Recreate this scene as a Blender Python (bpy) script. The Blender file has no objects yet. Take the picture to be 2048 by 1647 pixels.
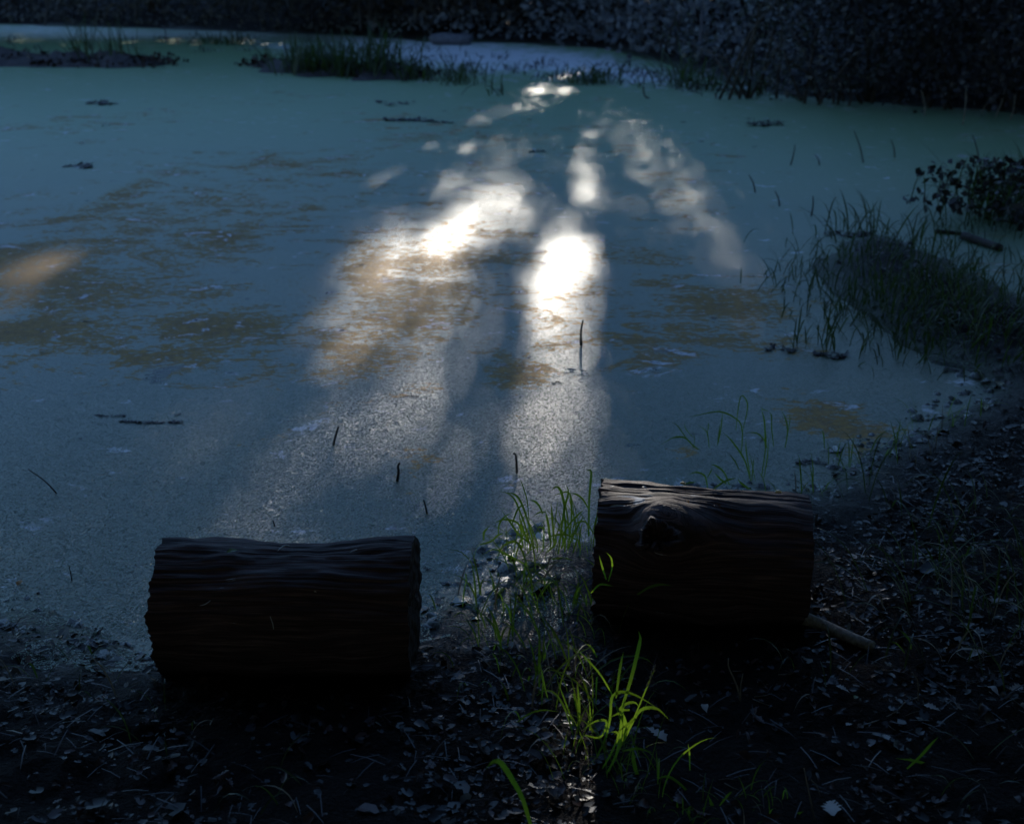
import bpy, math, random
import numpy as np
from mathutils import Vector

random.seed(7)
rng = np.random.default_rng(11)
R = math.radians
scene = bpy.context.scene
COL = scene.collection

# ------------------------------------------------------------------ camera
CAMZ, PITCH, F = 1.6, R(21.0), 2392.0          # eye height, downward pitch, focal length in photo pixels
CU, CV = 1024.0, 823.5
cam_data = bpy.data.cameras.new('camera')
cam = bpy.data.objects.new('camera', cam_data)
COL.objects.link(cam)
cam.location = (0, 0, CAMZ)
cam.rotation_euler = (R(90) - PITCH, 0, 0)
cam_data.sensor_width = 36.0
cam_data.lens = 36.0 * F / 2048.0
cam_data.clip_start = 0.05
cam_data.clip_end = 2000.0
cam_data.dof.use_dof = True
cam_data.dof.focus_distance = 2.85
cam_data.dof.aperture_fstop = 4.4
scene.camera = cam

# ------------------------------------------------------------------ sky, sun, exposure
SUN_EL, SUN_AZ = R(14.5), R(3.2)               # azimuth is measured from +Y towards +X
SUN = Vector((math.sin(SUN_AZ) * math.cos(SUN_EL), math.cos(SUN_AZ) * math.cos(SUN_EL), math.sin(SUN_EL)))
world = bpy.data.worlds.new("World")
scene.world = world
world.use_nodes = True
wn, wl = world.node_tree.nodes, world.node_tree.links
wn.clear()
w_out = wn.new('ShaderNodeOutputWorld')
w_bg = wn.new('ShaderNodeBackground')
w_sky = wn.new('ShaderNodeTexSky')
w_sky.sky_type = 'NISHITA'
w_sky.sun_disc = False
w_sky.sun_elevation = SUN_EL
w_sky.sun_rotation = SUN_AZ
w_sky.air_density = 1.0
w_sky.dust_density = 0.0
w_sky.ozone_density = 4.4
w_bg.inputs['Strength'].default_value = 0.15
wl.new(w_sky.outputs[0], w_bg.inputs[0])
wl.new(w_bg.outputs[0], w_out.inputs[0])

sun_data = bpy.data.lights.new('sun', 'SUN')
sun_data.energy = 3.6
sun_data.angle = R(0.5)
sun_data.color = (1.0, 0.93, 0.82)
sun = bpy.data.objects.new('sun', sun_data)
COL.objects.link(sun)
sun.rotation_euler = SUN.to_track_quat('Z', 'Y').to_euler()
sun.location = (0, 0, 60)

scene.view_settings.view_transform = 'Standard'
scene.view_settings.look = 'None'
scene.view_settings.exposure = 0.92
scene.view_settings.gamma = 1.0
scene.view_settings.use_curve_mapping = False
scene.render.engine = 'CYCLES'
scene.cycles.max_bounces = 6
scene.cycles.transparent_max_bounces = 6
scene.cycles.sample_clamp_indirect = 4.0

# ------------------------------------------------------------------ photo pixel <-> place
CP, SP = math.cos(PITCH), math.sin(PITCH)

def ray(u, v):
    x = (u - CU) / F
    y = -(v - CV) / F
    return Vector((x, CP + y * SP, -SP + y * CP))

def G(u, v, z=0.0):
    d = ray(u, v)
    t = (z - CAMZ) / d.z
    return Vector((d.x * t, d.y * t, z))

def P(u, v, Y):
    d = ray(u, v)
    t = Y / d.y
    return Vector((d.x * t, Y, CAMZ + d.z * t))

def to_px(X, Y, Z):
    dz = Z - CAMZ
    depth = Y * CP - dz * SP
    up = Y * SP + dz * CP
    depth = np.where(np.abs(depth) < 1e-3, 1e-3, depth)
    return CU + F * X / depth, CV - F * up / depth, depth

# ------------------------------------------------------------------ numpy noise
def _hash(ix, iy, iz, seed):
    h = (ix.astype(np.int64) * 374761393 + iy.astype(np.int64) * 668265263 + iz.astype(np.int64) * 2147483647 + seed * 974711) & 0xffffffff
    h = ((h ^ (h >> 13)) * 1274126177) & 0xffffffff
    h = h ^ (h >> 16)
    return (h & 0xffffff) / float(0xffffff)

def vnoise(x, y, z=0.0, seed=0):
    x, y, z = np.broadcast_arrays(np.asarray(x, float), np.asarray(y, float), np.asarray(z, float))
    x0, y0, z0 = np.floor(x), np.floor(y), np.floor(z)
    fx, fy, fz = x - x0, y - y0, z - z0
    fx, fy, fz = [f * f * f * (f * (f * 6 - 15) + 10) for f in (fx, fy, fz)]
    r = 0
    for a in (0, 1):
        for b in (0, 1):
            for c in (0, 1):
                w = (fx if a else 1 - fx) * (fy if b else 1 - fy) * (fz if c else 1 - fz)
                r = r + w * _hash(x0 + a, y0 + b, z0 + c, seed)
    return r * 2 - 1

def fbm(x, y, z=0.0, oct=4, seed=0, gain=0.5):
    a, s, t = 1.0, 0.0, 0.0
    for i in range(oct):
        s = s + a * vnoise(np.asarray(x) * 2 ** i, np.asarray(y) * 2 ** i, np.asarray(z) * 2 ** i, seed + i * 17)
        t += a
        a *= gain
    return s / t

def sstep(a, b, x):
    t = np.clip((x - a) / (b - a), 0, 1)
    return t * t * (3 - 2 * t)

# ------------------------------------------------------------------ mesh helpers
def mesh_np(name, V, faces, attrs=None, smooth=False, mat=None):
    V = np.asarray(V, np.float32)
    if not isinstance(faces, (list, tuple)):
        faces = [faces]
    faces = [np.asarray(f, np.int32) for f in faces if len(f)]
    me = bpy.data.meshes.new(name)
    me.vertices.add(len(V))
    me.vertices.foreach_set('co', V.ravel())
    loops = np.concatenate([f.ravel() for f in faces])
    tot = np.concatenate([np.full(len(f), f.shape[1], np.int32) for f in faces])
    start = np.concatenate([[0], np.cumsum(tot)[:-1]]).astype(np.int32)
    me.loops.add(len(loops))
    me.loops.foreach_set('vertex_index', loops)
    me.polygons.add(len(tot))
    me.polygons.foreach_set('loop_start', start)
    me.polygons.foreach_set('loop_total', tot)
    if smooth:
        me.polygons.foreach_set('use_smooth', np.ones(len(tot), bool))
    for k, d in (attrs or {}).items():
        d = np.asarray(d, np.float32)
        if d.ndim == 1:
            at = me.attributes.new(k, 'FLOAT', 'POINT')
            at.data.foreach_set('value', d)
        else:
            at = me.attributes.new(k, 'FLOAT_VECTOR', 'POINT')
            at.data.foreach_set('vector', d.ravel())
    me.update(calc_edges=True)
    me.validate()
    if mat is not None:
        me.materials.append(mat)
    return me

def obj(name, me, parent=None, loc=None, rot=None, scale=None):
    o = bpy.data.objects.new(name, me)
    COL.objects.link(o)
    if parent is not None:
        o.parent = parent
    if loc is not None:
        o.location = loc
    if rot is not None:
        o.rotation_euler = rot
    if scale is not None:
        o.scale = scale if hasattr(scale, '__len__') else (scale,) * 3
    return o

def tag(o, label=None, cat=None, group=None, kind=None):
    if label: o['label'] = label
    if cat: o['category'] = cat
    if group: o['group'] = group
    if kind: o['kind'] = kind
    return o

def empty(name, loc, label, cat, group=None):
    e = bpy.data.objects.new(name, None)
    COL.objects.link(e)
    e.location = loc
    return tag(e, label, cat, group)

def grid_faces(nx, ny):
    i = np.arange(nx * ny).reshape(ny, nx)
    return np.stack([i[:-1, :-1], i[:-1, 1:], i[1:, 1:], i[1:, :-1]], -1).reshape(-1, 4)

def tube(pts, radii, sides=6, cap=True):
    pts = [Vector(p) for p in pts]
    n = len(pts)
    V, Fq, Ft = [], [], []
    prev = None
    for i, p in enumerate(pts):
        t = (pts[min(i + 1, n - 1)] - pts[max(i - 1, 0)]).normalized()
        if prev is None:
            a = Vector((1, 0, 0)) if abs(t.x) < 0.8 else Vector((0, 1, 0))
            a = (a - t * a.dot(t)).normalized()
        else:
            a = (prev - t * prev.dot(t)).normalized()
        prev = a
        b = t.cross(a)
        for k in range(sides):
            an = 2 * math.pi * k / sides
            V.append(p + (a * math.cos(an) + b * math.sin(an)) * radii[i])
    for i in range(n - 1):
        for k in range(sides):
            k2 = (k + 1) % sides
            Fq.append((i * sides + k, i * sides + k2, (i + 1) * sides + k2, (i + 1) * sides + k))
    if cap:
        for end, base in ((0, 0), (n - 1, (n - 1) * sides)):
            c = len(V)
            V.append(pts[end])
            for k in range(sides):
                k2 = (k + 1) % sides
                Ft.append((c, base + k2, base + k) if end == 0 else (c, base + k, base + k2))
    return np.array([tuple(v) for v in V]), np.array(Fq, np.int32), np.array(Ft, np.int32).reshape(-1, 3)

class Acc:
    """collects several shapes into one mesh"""
    def __init__(self):
        self.V, self.F, self.n = [], {}, 0
        self.A = {}
    def add(self, V, *faces, **attrs):
        V = np.asarray(V, float)
        for f in faces:
            f = np.asarray(f, np.int64)
            if len(f):
                self.F.setdefault(f.shape[1], []).append(f + self.n)
        for k, d in attrs.items():
            self.A.setdefault(k, []).append(np.broadcast_to(np.asarray(d, float), (len(V),)))
        self.V.append(V)
        self.n += len(V)
    def tube(self, pts, radii, sides=6, **attrs):
        self.add(*tube(pts, radii, sides), **attrs)
    def mesh(self, name, mat=None, smooth=False):
        return mesh_np(name, np.concatenate(self.V), [np.concatenate(f) for f in self.F.values()],
                       {k: np.concatenate(d) for k, d in self.A.items()}, smooth, mat)

def rot_mats(n, tilt, r=rng):
    """n matrices: turn about z at random, then lean by up to tilt in a random direction"""
    a = r.uniform(0, 2 * np.pi, n)
    b = r.uniform(0, 2 * np.pi, n)
    t = tilt * r.normal(0, 0.6, n)
    ca, sa = np.cos(a), np.sin(a)
    Z = np.zeros(n)
    O = np.ones(n)
    Rz = np.stack([ca, -sa, Z, sa, ca, Z, Z, Z, O], -1).reshape(n, 3, 3)
    kx, ky = np.cos(b), np.sin(b)
    c, s = np.cos(t), np.sin(t)
    K = np.stack([c + kx * kx * (1 - c), kx * ky * (1 - c), ky * s, kx * ky * (1 - c), c + ky * ky * (1 - c), -kx * s, -ky * s, kx * s, c], -1).reshape(n, 3, 3)
    return K @ Rz

def scatter(protoV, protoF, pos, mats, size):
    """copies of a small shape merged into one array"""
    n, k = len(pos), len(protoV)
    V = np.einsum('nij,kj->nki', mats, protoV) * size[:, None, None] + pos[:, None, :]
    Fs = (np.asarray(protoF)[None] + (np.arange(n) * k)[:, None, None]).reshape(-1, np.asarray(protoF).shape[1])
    return V.reshape(-1, 3), Fs

# ------------------------------------------------------------------ materials
class NT:
    def __init__(self, name):
        self.m = bpy.data.materials.new(name)
        self.m.use_nodes = True
        self.t = self.m.node_tree
        self.t.nodes.clear()
        self.out = self.t.nodes.new('ShaderNodeOutputMaterial')
    def n(self, typ, **kw):
        nd = self.t.nodes.new(typ)
        for k, v in kw.items():
            setattr(nd, k, v)
        return nd
    def l(self, a, b):
        self.t.links.new(a, b)
    def set(self, nd, **kw):
        for k, v in kw.items():
            s = nd.inputs[k.replace('_', ' ')]
            if isinstance(v, bpy.types.NodeSocket):
                self.l(v, s)
            else:
                s.default_value = v
        return nd
    def math(self, op, a, b=0.0, c=None, clamp=False):
        nd = self.n('ShaderNodeMath', operation=op, use_clamp=clamp)
        for i, x in enumerate((a, b) + ((c,) if c is not None else ())):
            if isinstance(x, bpy.types.NodeSocket):
                self.l(x, nd.inputs[i])
            else:
                nd.inputs[i].default_value = x
        return nd.outputs[0]
    def attr(self, name, vec=False):
        a = self.n('ShaderNodeAttribute', attribute_name=name)
        return a.outputs['Vector' if vec else 'Fac']
    def noise(self, vec, scale, detail=4, rough=0.5, dist=0.0):
        nd = self.n('ShaderNodeTexNoise')
        self.l(vec, nd.inputs['Vector'])
        nd.inputs['Scale'].default_value = scale
        nd.inputs['Detail'].default_value = detail
        nd.inputs['Roughness'].default_value = rough
        nd.inputs['Distortion'].default_value = dist
        return nd
    def ramp(self, fac, stops):
        nd = self.n('ShaderNodeValToRGB')
        e = nd.color_ramp.elements
        while len(e) < len(stops):
            e.new(0.5)
        for i, (p, c) in enumerate(stops):
            e[i].position = p
            e[i].color = (*c, 1) if len(c) == 3 else c
        self.l(fac, nd.inputs[0])
        return nd.outputs[0]
    def mix(self, fac, a, b):
        nd = self.n('ShaderNodeMix', data_type='RGBA')
        for s, x in ((nd.inputs[0], fac), (nd.inputs[6], a), (nd.inputs[7], b)):
            if isinstance(x, bpy.types.NodeSocket):
                self.l(x, s)
            else:
                s.default_value = (*x, 1) if isinstance(x, tuple) and len(x) == 3 else x
        return nd.outputs[2]
    def rng(self, x, a, b, c=0.0, d=1.0, smooth=True):
        nd = self.n('ShaderNodeMapRange', interpolation_type='SMOOTHSTEP' if smooth else 'LINEAR')
        self.l(x, nd.inputs[0])
        for i, v in enumerate((a, b, c, d)):
            nd.inputs[i + 1].default_value = v
        return nd.outputs[0]
    def geo(self):
        return self.n('ShaderNodeNewGeometry')
    def pos(self):
        return self.n('ShaderNodeTexCoord').outputs['Object']
    def scale(self, vec, s):
        nd = self.n('ShaderNodeMapping')
        self.l(vec, nd.inputs[0])
        nd.inputs['Scale'].default_value = s
        return nd.outputs[0]
    def bump(self, h, strength=0.5, dist=0.01, normal=None):
        nd = self.n('ShaderNodeBump')
        nd.inputs['Strength'].default_value = strength
        nd.inputs['Distance'].default_value = dist
        self.l(h, nd.inputs['Height'])
        if normal is not None:
            self.l(normal, nd.inputs['Normal'])
        return nd.outputs[0]
    def bsdf(self, color, rough=0.6, spec=0.5, normal=None, **kw):
        b = self.n('ShaderNodeBsdfPrincipled')
        for s, x in (('Base Color', color), ('Roughness', rough), ('Specular IOR Level', spec)):
            if isinstance(x, bpy.types.NodeSocket):
                self.l(x, b.inputs[s])
            else:
                b.inputs[s].default_value = (*x, 1) if isinstance(x, tuple) and len(x) == 3 else x
        if normal is not None:
            self.l(normal, b.inputs['Normal'])
        for k, v in kw.items():
            b.inputs[k.replace('_', ' ')].default_value = v
        return b.outputs[0]
    def done(self, sh):
        self.l(sh, self.out.inputs[0])
        return self.m

def leaf_material(name, c0, c1, trans, tfac=0.4, rough=0.45, spec=0.4):
    m = NT(name)
    rnd = m.attr('rnd')
    col = m.ramp(rnd, [(0, c0), (1, c1)])
    b = m.bsdf(col, rough, spec)
    t = m.n('ShaderNodeBsdfTranslucent')
    t.inputs[0].default_value = (*trans, 1)
    mx = m.n('ShaderNodeMixShader')
    mx.inputs[0].default_value = tfac
    m.l(b, mx.inputs[1])
    m.l(t.outputs[0], mx.inputs[2])
    return m.done(mx.outputs[0])

M = {}
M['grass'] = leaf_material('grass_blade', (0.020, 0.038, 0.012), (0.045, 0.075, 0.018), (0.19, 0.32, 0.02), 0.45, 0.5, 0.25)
M['dry'] = leaf_material('dry_stem', (0.16, 0.13, 0.10), (0.26, 0.22, 0.18), (0.2, 0.16, 0.1), 0.2, 0.6, 0.3)
M['canopy'] = leaf_material('canopy_leaf', (0.035, 0.06, 0.015), (0.07, 0.11, 0.025), (0.06, 0.12, 0.01), 0.12, 0.5, 0.3)
M['bush'] = leaf_material('bush_leaf', (0.018, 0.015, 0.018), (0.045, 0.040, 0.045), (0.02, 0.03, 0.012), 0.08, 0.45, 0.25)
M['hazy_bush'] = leaf_material('hazy_bush_leaf', (0.075, 0.074, 0.085), (0.15, 0.15, 0.16), (0.05, 0.07, 0.05), 0.12, 0.8, 0.1)  # pale bluish tone: distant haze put into the leaf colour
M['speckle'] = leaf_material('pale_bush_leaf', (0.015, 0.015, 0.016), (0.10, 0.105, 0.10), (0.04, 0.06, 0.02), 0.1, 0.35, 0.5)
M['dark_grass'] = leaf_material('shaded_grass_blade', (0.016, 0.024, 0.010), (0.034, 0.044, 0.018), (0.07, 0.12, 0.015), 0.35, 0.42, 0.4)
M['litter'] = leaf_material('dead_leaf', (0.004, 0.0019, 0.0016), (0.070, 0.036, 0.034), (0.06, 0.035, 0.02), 0.10, 0.42, 0.26)
M['pale_leaf'] = leaf_material('pale_dead_leaf', (0.22, 0.19, 0.18), (0.34, 0.30, 0.28), (0.2, 0.15, 0.1), 0.15, 0.5, 0.4)
M['green_leaf'] = leaf_material('fresh_leaf', (0.09, 0.12, 0.05), (0.12, 0.16, 0.06), (0.2, 0.3, 0.04), 0.3, 0.45, 0.4)
M['orange_leaf'] = leaf_material('orange_leaf', (0.35, 0.14, 0.03), (0.45, 0.2, 0.05), (0.4, 0.2, 0.04), 0.3, 0.5, 0.3)
M['weed'] = leaf_material('duckweed_leaflet', (0.065, 0.105, 0.05), (0.13, 0.18, 0.10), (0.1, 0.2, 0.04), 0.12, 0.3, 0.6)

def simple(name, c0, c1, scale, rough=0.8, spec=0.3, bump=0.3, dist=0.01):
    m = NT(name)
    nz = m.noise(m.pos(), scale, 6, 0.6)
    return m.done(m.bsdf(m.ramp(nz.outputs[0], [(0.3, c0), (0.7, c1)]), rough, spec, m.bump(nz.outputs[0], bump, dist)))
M['bark'] = simple('tree_bark', (0.03, 0.022, 0.018), (0.09, 0.07, 0.06), 14)
M['twig'] = simple('dark_twig', (0.018, 0.013, 0.012), (0.05, 0.036, 0.032), 60, 0.7, 0.3)
M['grey_bark'] = simple('grey_branch_bark', (0.10, 0.085, 0.075), (0.30, 0.26, 0.235), 90, 0.8, 0.3, 0.8, 0.004)
M['debris'] = simple('wet_debris', (0.010, 0.006, 0.007), (0.030, 0.018, 0.020), 50, 0.5, 0.3)
M['pale_wood'] = simple('weathered_wood', (0.045, 0.042, 0.052), (0.10, 0.095, 0.115), 9, 0.7, 0.4)
M['white'] = simple('white_dropping', (0.22, 0.23, 0.26), (0.40, 0.40, 0.42), 80, 0.6, 0.3)
M['spit'] = simple('dark_mud', (0.014, 0.010, 0.012), (0.045, 0.030, 0.032), 8, 0.6, 0.35, 0.8, 0.05)

# ------------------------------------------------------------------ where the pond ends
pond_px = [(-700, 1185), (-300, 1195), (0, 1222), (70, 1238), (150, 1262), (240, 1290), (320, 1300), (420, 1280), (560, 1262), (700, 1250),
           (830, 1222), (870, 1206), (940, 1200), (990, 1225), (1008, 1160), (1030, 1110), (1080, 1086), (1190, 1068), (1300, 1010),
           (1480, 988), (1600, 985), (1660, 955), (1720, 905), (1800, 868), (1880, 832), (1960, 775), (1950, 742), (1880, 725),
           (1800, 690), (1720, 632), (1660, 585), (1640, 530), (1680, 485), (1760, 470), (1830, 500), (1900, 520), (1960, 560), (2048, 600),
           (2300, 640), (2500, 500), (2400, 330), (2300, 250), (2048, 228), (1750, 208), (1560, 192), (1440, 165), (1330, 128),
           (1200, 98), (1000, 86), (850, 84), (700, 72), (560, 68), (300, 58), (0, 50), (-300, 46), (-900, 44)]
POND = np.array([G(u, v).xy[:] for u, v in pond_px])

def pond_dist(x, y):
    """metres outside the water's edge; negative on the water"""
    x, y = np.asarray(x, float), np.asarray(y, float)
    d2 = np.full(x.shape, 1e9)
    ins = np.zeros(x.shape, bool)
    n = len(POND)
    for i in range(n):
        ax, ay = POND[i]
        bx, by = POND[(i + 1) % n]
        ex, ey = bx - ax, by - ay
        t = np.clip(((x - ax) * ex + (y - ay) * ey) / (ex * ex + ey * ey), 0, 1)
        d2 = np.minimum(d2, (x - ax - t * ex) ** 2 + (y - ay - t * ey) ** 2)
        with np.errstate(divide='ignore', invalid='ignore'):
            c = ((ay > y) != (by > y)) & (x < ex * (y - ay) / (ey if ey else 1e-9) + ax)
        ins ^= c
    d = np.sqrt(d2)
    return np.where(ins, -d, d)

def ground_h(x, y):
    x, y = np.asarray(x, float), np.asarray(y, float)
    near = np.clip((9 - y) / 4, 0, 1)
    d = pond_dist(x, y)
    d = d + fbm(x * 3, y * 3, 0, 4, 3) * 0.09 + fbm(x * 14, y * 14, 0, 3, 5) * 0.035 * near
    land = 0.012 + 0.075 * (1 - np.exp(-np.maximum(d, 0) / 0.45)) + 0.035 * np.minimum(np.maximum(d, 0), 6) * (1 + 0.8 * (y > 9))
    land = land + sstep(0, 0.3, d) * (fbm(x * 2.2, y * 2.2, 0, 4, 8) * 0.03 + near * fbm(x * 16, y * 16, 0, 4, 9) * 0.020) 
    land = land + np.where(y > 18, np.minimum(np.maximum(d, 0) * 0.06, 3.0), 0)
    water = -0.02 - 0.3 * (1 - np.exp(np.minimum(d, 0) / 0.5))
    k = sstep(-0.03, 0.04, d)
    return water * (1 - k) + land * k

def gh(x, y):
    return float(ground_h(np.array([x]), np.array([y]))[0])

def GG(u, v):
    """point of the ground (or the water) seen at a photo pixel"""
    p = G(u, v)
    for _ in range(4):
        z = max(0.0, gh(p.x, p.y))
        p = G(u, v, z)
    return p

def axis(fine0, fine1, step, lo, hi, grow):
    a = list(np.arange(fine0, fine1 + step, step))
    s, x = step, a[-1]
    while x < hi:
        s *= grow
        x += s
        a.append(x)
    s, x, b = step, a[0], []
    while x > lo:
        s *= grow
        x -= s
        b.append(x)
    return np.array(b[::-1] + a)

# ------------------------------------------------------------------ ground
def build_ground():
    xs = axis(-2.0, 3.2, 0.03, -320, 320, 1.085)
    ys = axis(1.5, 5.0, 0.03, -60, 420, 1.06)
    X, Y = np.meshgrid(xs, ys)
    Z = ground_h(X, Y)
    d = pond_dist(X, Y)
    me = mesh_np('ground', np.stack([X, Y, Z], -1).reshape(-1, 3), grid_faces(len(xs), len(ys)),
                 {'shore': d.ravel()}, True)
    m = NT('bank_soil')
    p = m.pos()
    n1 = m.noise(p, 7, 8, 0.65)
    n2 = m.noise(p, 85, 5, 0.6)
    sh = m.attr('shore')
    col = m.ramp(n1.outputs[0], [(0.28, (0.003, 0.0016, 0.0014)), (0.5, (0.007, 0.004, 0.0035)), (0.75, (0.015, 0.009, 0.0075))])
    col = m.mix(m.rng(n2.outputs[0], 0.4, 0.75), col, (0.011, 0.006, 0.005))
    # green weed film stranded on the wet rim
    rim = m.math('MULTIPLY', m.rng(sh, 0.22, 0.02), m.rng(n2.outputs[0], 0.42, 0.6))
    col = m.mix(rim, col, (0.045, 0.07, 0.03))
    rough = m.rng(m.math('ADD', sh, m.math('MULTIPLY', n1.outputs[0], 0.3)), 0.08, 0.5, 0.42, 0.85)
    h = m.math('ADD', n2.outputs[0], m.math('MULTIPLY', n1.outputs[0], 1.5))
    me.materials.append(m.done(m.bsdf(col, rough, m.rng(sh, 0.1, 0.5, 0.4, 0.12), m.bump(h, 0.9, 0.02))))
    tag(obj('ground', me), kind='structure')
build_ground()

# ------------------------------------------------------------------ pond: one sheet of duckweed, floating film and open water
def blob(u, v, cu, cv, ru, rv, a=0.0):
    """soft ellipse, a = degrees its long axis is turned (down to the left is positive)"""
    c, s = math.cos(R(a)), math.sin(R(a))
    du, dv = u - cu, v - cv
    x, y = du * c - dv * s, du * s + dv * c
    return np.exp(-((x / ru) ** 2 + (y / rv) ** 2))

FILM = [(745, 545, 62, 70, 20, 1.05), (845, 600, 62, 50, 30, 0.95), (690, 690, 62, 36, 10, 1.1), (60, 545, 90, 40, 12, 1.1), (300, 470, 340, 130, 8, 0.55), (200, 620, 300, 110, 6, 0.6), (600, 640, 260, 140, 12, 0.4), (1250, 620, 260, 130, 0, 0.4), (230, 400, 130, 26, 25, 0.8), (470, 470, 40, 16, 20, 1.0), (870, 540, 190, 120, 25, 0.62), (720, 700, 110, 55, 0, 0.9), (820, 620, 170, 90, 20, 0.75), (60, 560, 180, 90, 10, 0.85), (40, 660, 180, 28, 8, 1.2),
        (330, 430, 330, 55, 10, 0.55), (560, 420, 240, 45, 10, 0.45), (420, 640, 190, 70, 5, 0.75), (330, 715, 130, 35, 5, 0.85), (250, 560, 250, 70, 12, 0.6),
        (1120, 640, 120, 110, 0, 0.38), (1030, 745, 55, 32, 0, 1.3), (1290, 520, 130, 60, 0, 0.5), (1470, 612, 170, 42, -6, 1.05), (1390, 670, 200, 40, 0, 0.6),
        (1660, 845, 110, 36, -12, 1.1), (1020, 540, 100, 140, 20, 0.38), (560, 330, 260, 34, 0, 0.4), (820, 915, 75, 28, 0, 0.6), (1370, 905, 45, 16, 0, 1.1),
        (280, 230, 300, 22, 4, 0.22), (950, 300, 300, 60, 0, 0.3), (1330, 420, 120, 110, 0, 0.35), (700, 230, 300, 20, 0, 0.2), (1540, 690, 110, 30, 0, 0.55),
        (1600, 640, 60, 20, 0, 0.6), (560, 740, 120, 24, 15, 0.5), (820, 775, 120, 18, 5, 0.4), (1720, 900, 60, 25, 0, 0.5)]
OPEN = [(312, 752, 26, 26, 0, 1.0), (345, 738, 22, 8, 25, 1.0), (1150, 742, 45, 9, -8, 0.75), (1325, 704, 30, 7, 0, 0.85), (1310, 738, 30, 12, 0, 0.7), (1268, 888, 22, 5, -10, 0.95),
        (905, 1238, 40, 16, 0, 0.6)]
PALE = [(930, 110, 300, 34, -4, 1.1), (1120, 124, 210, 28, -8, 1.1), (1270, 150, 110, 20, -8, 0.9), (760, 84, 160, 12, -4, 0.8), (60, 58, 160, 12, 0, 0.5), (560, 92, 90, 14, -8, 0.55), (1480, 172, 60, 12, 0, 0.4)]  # far strip where the sky's reflection is painted on the water

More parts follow.
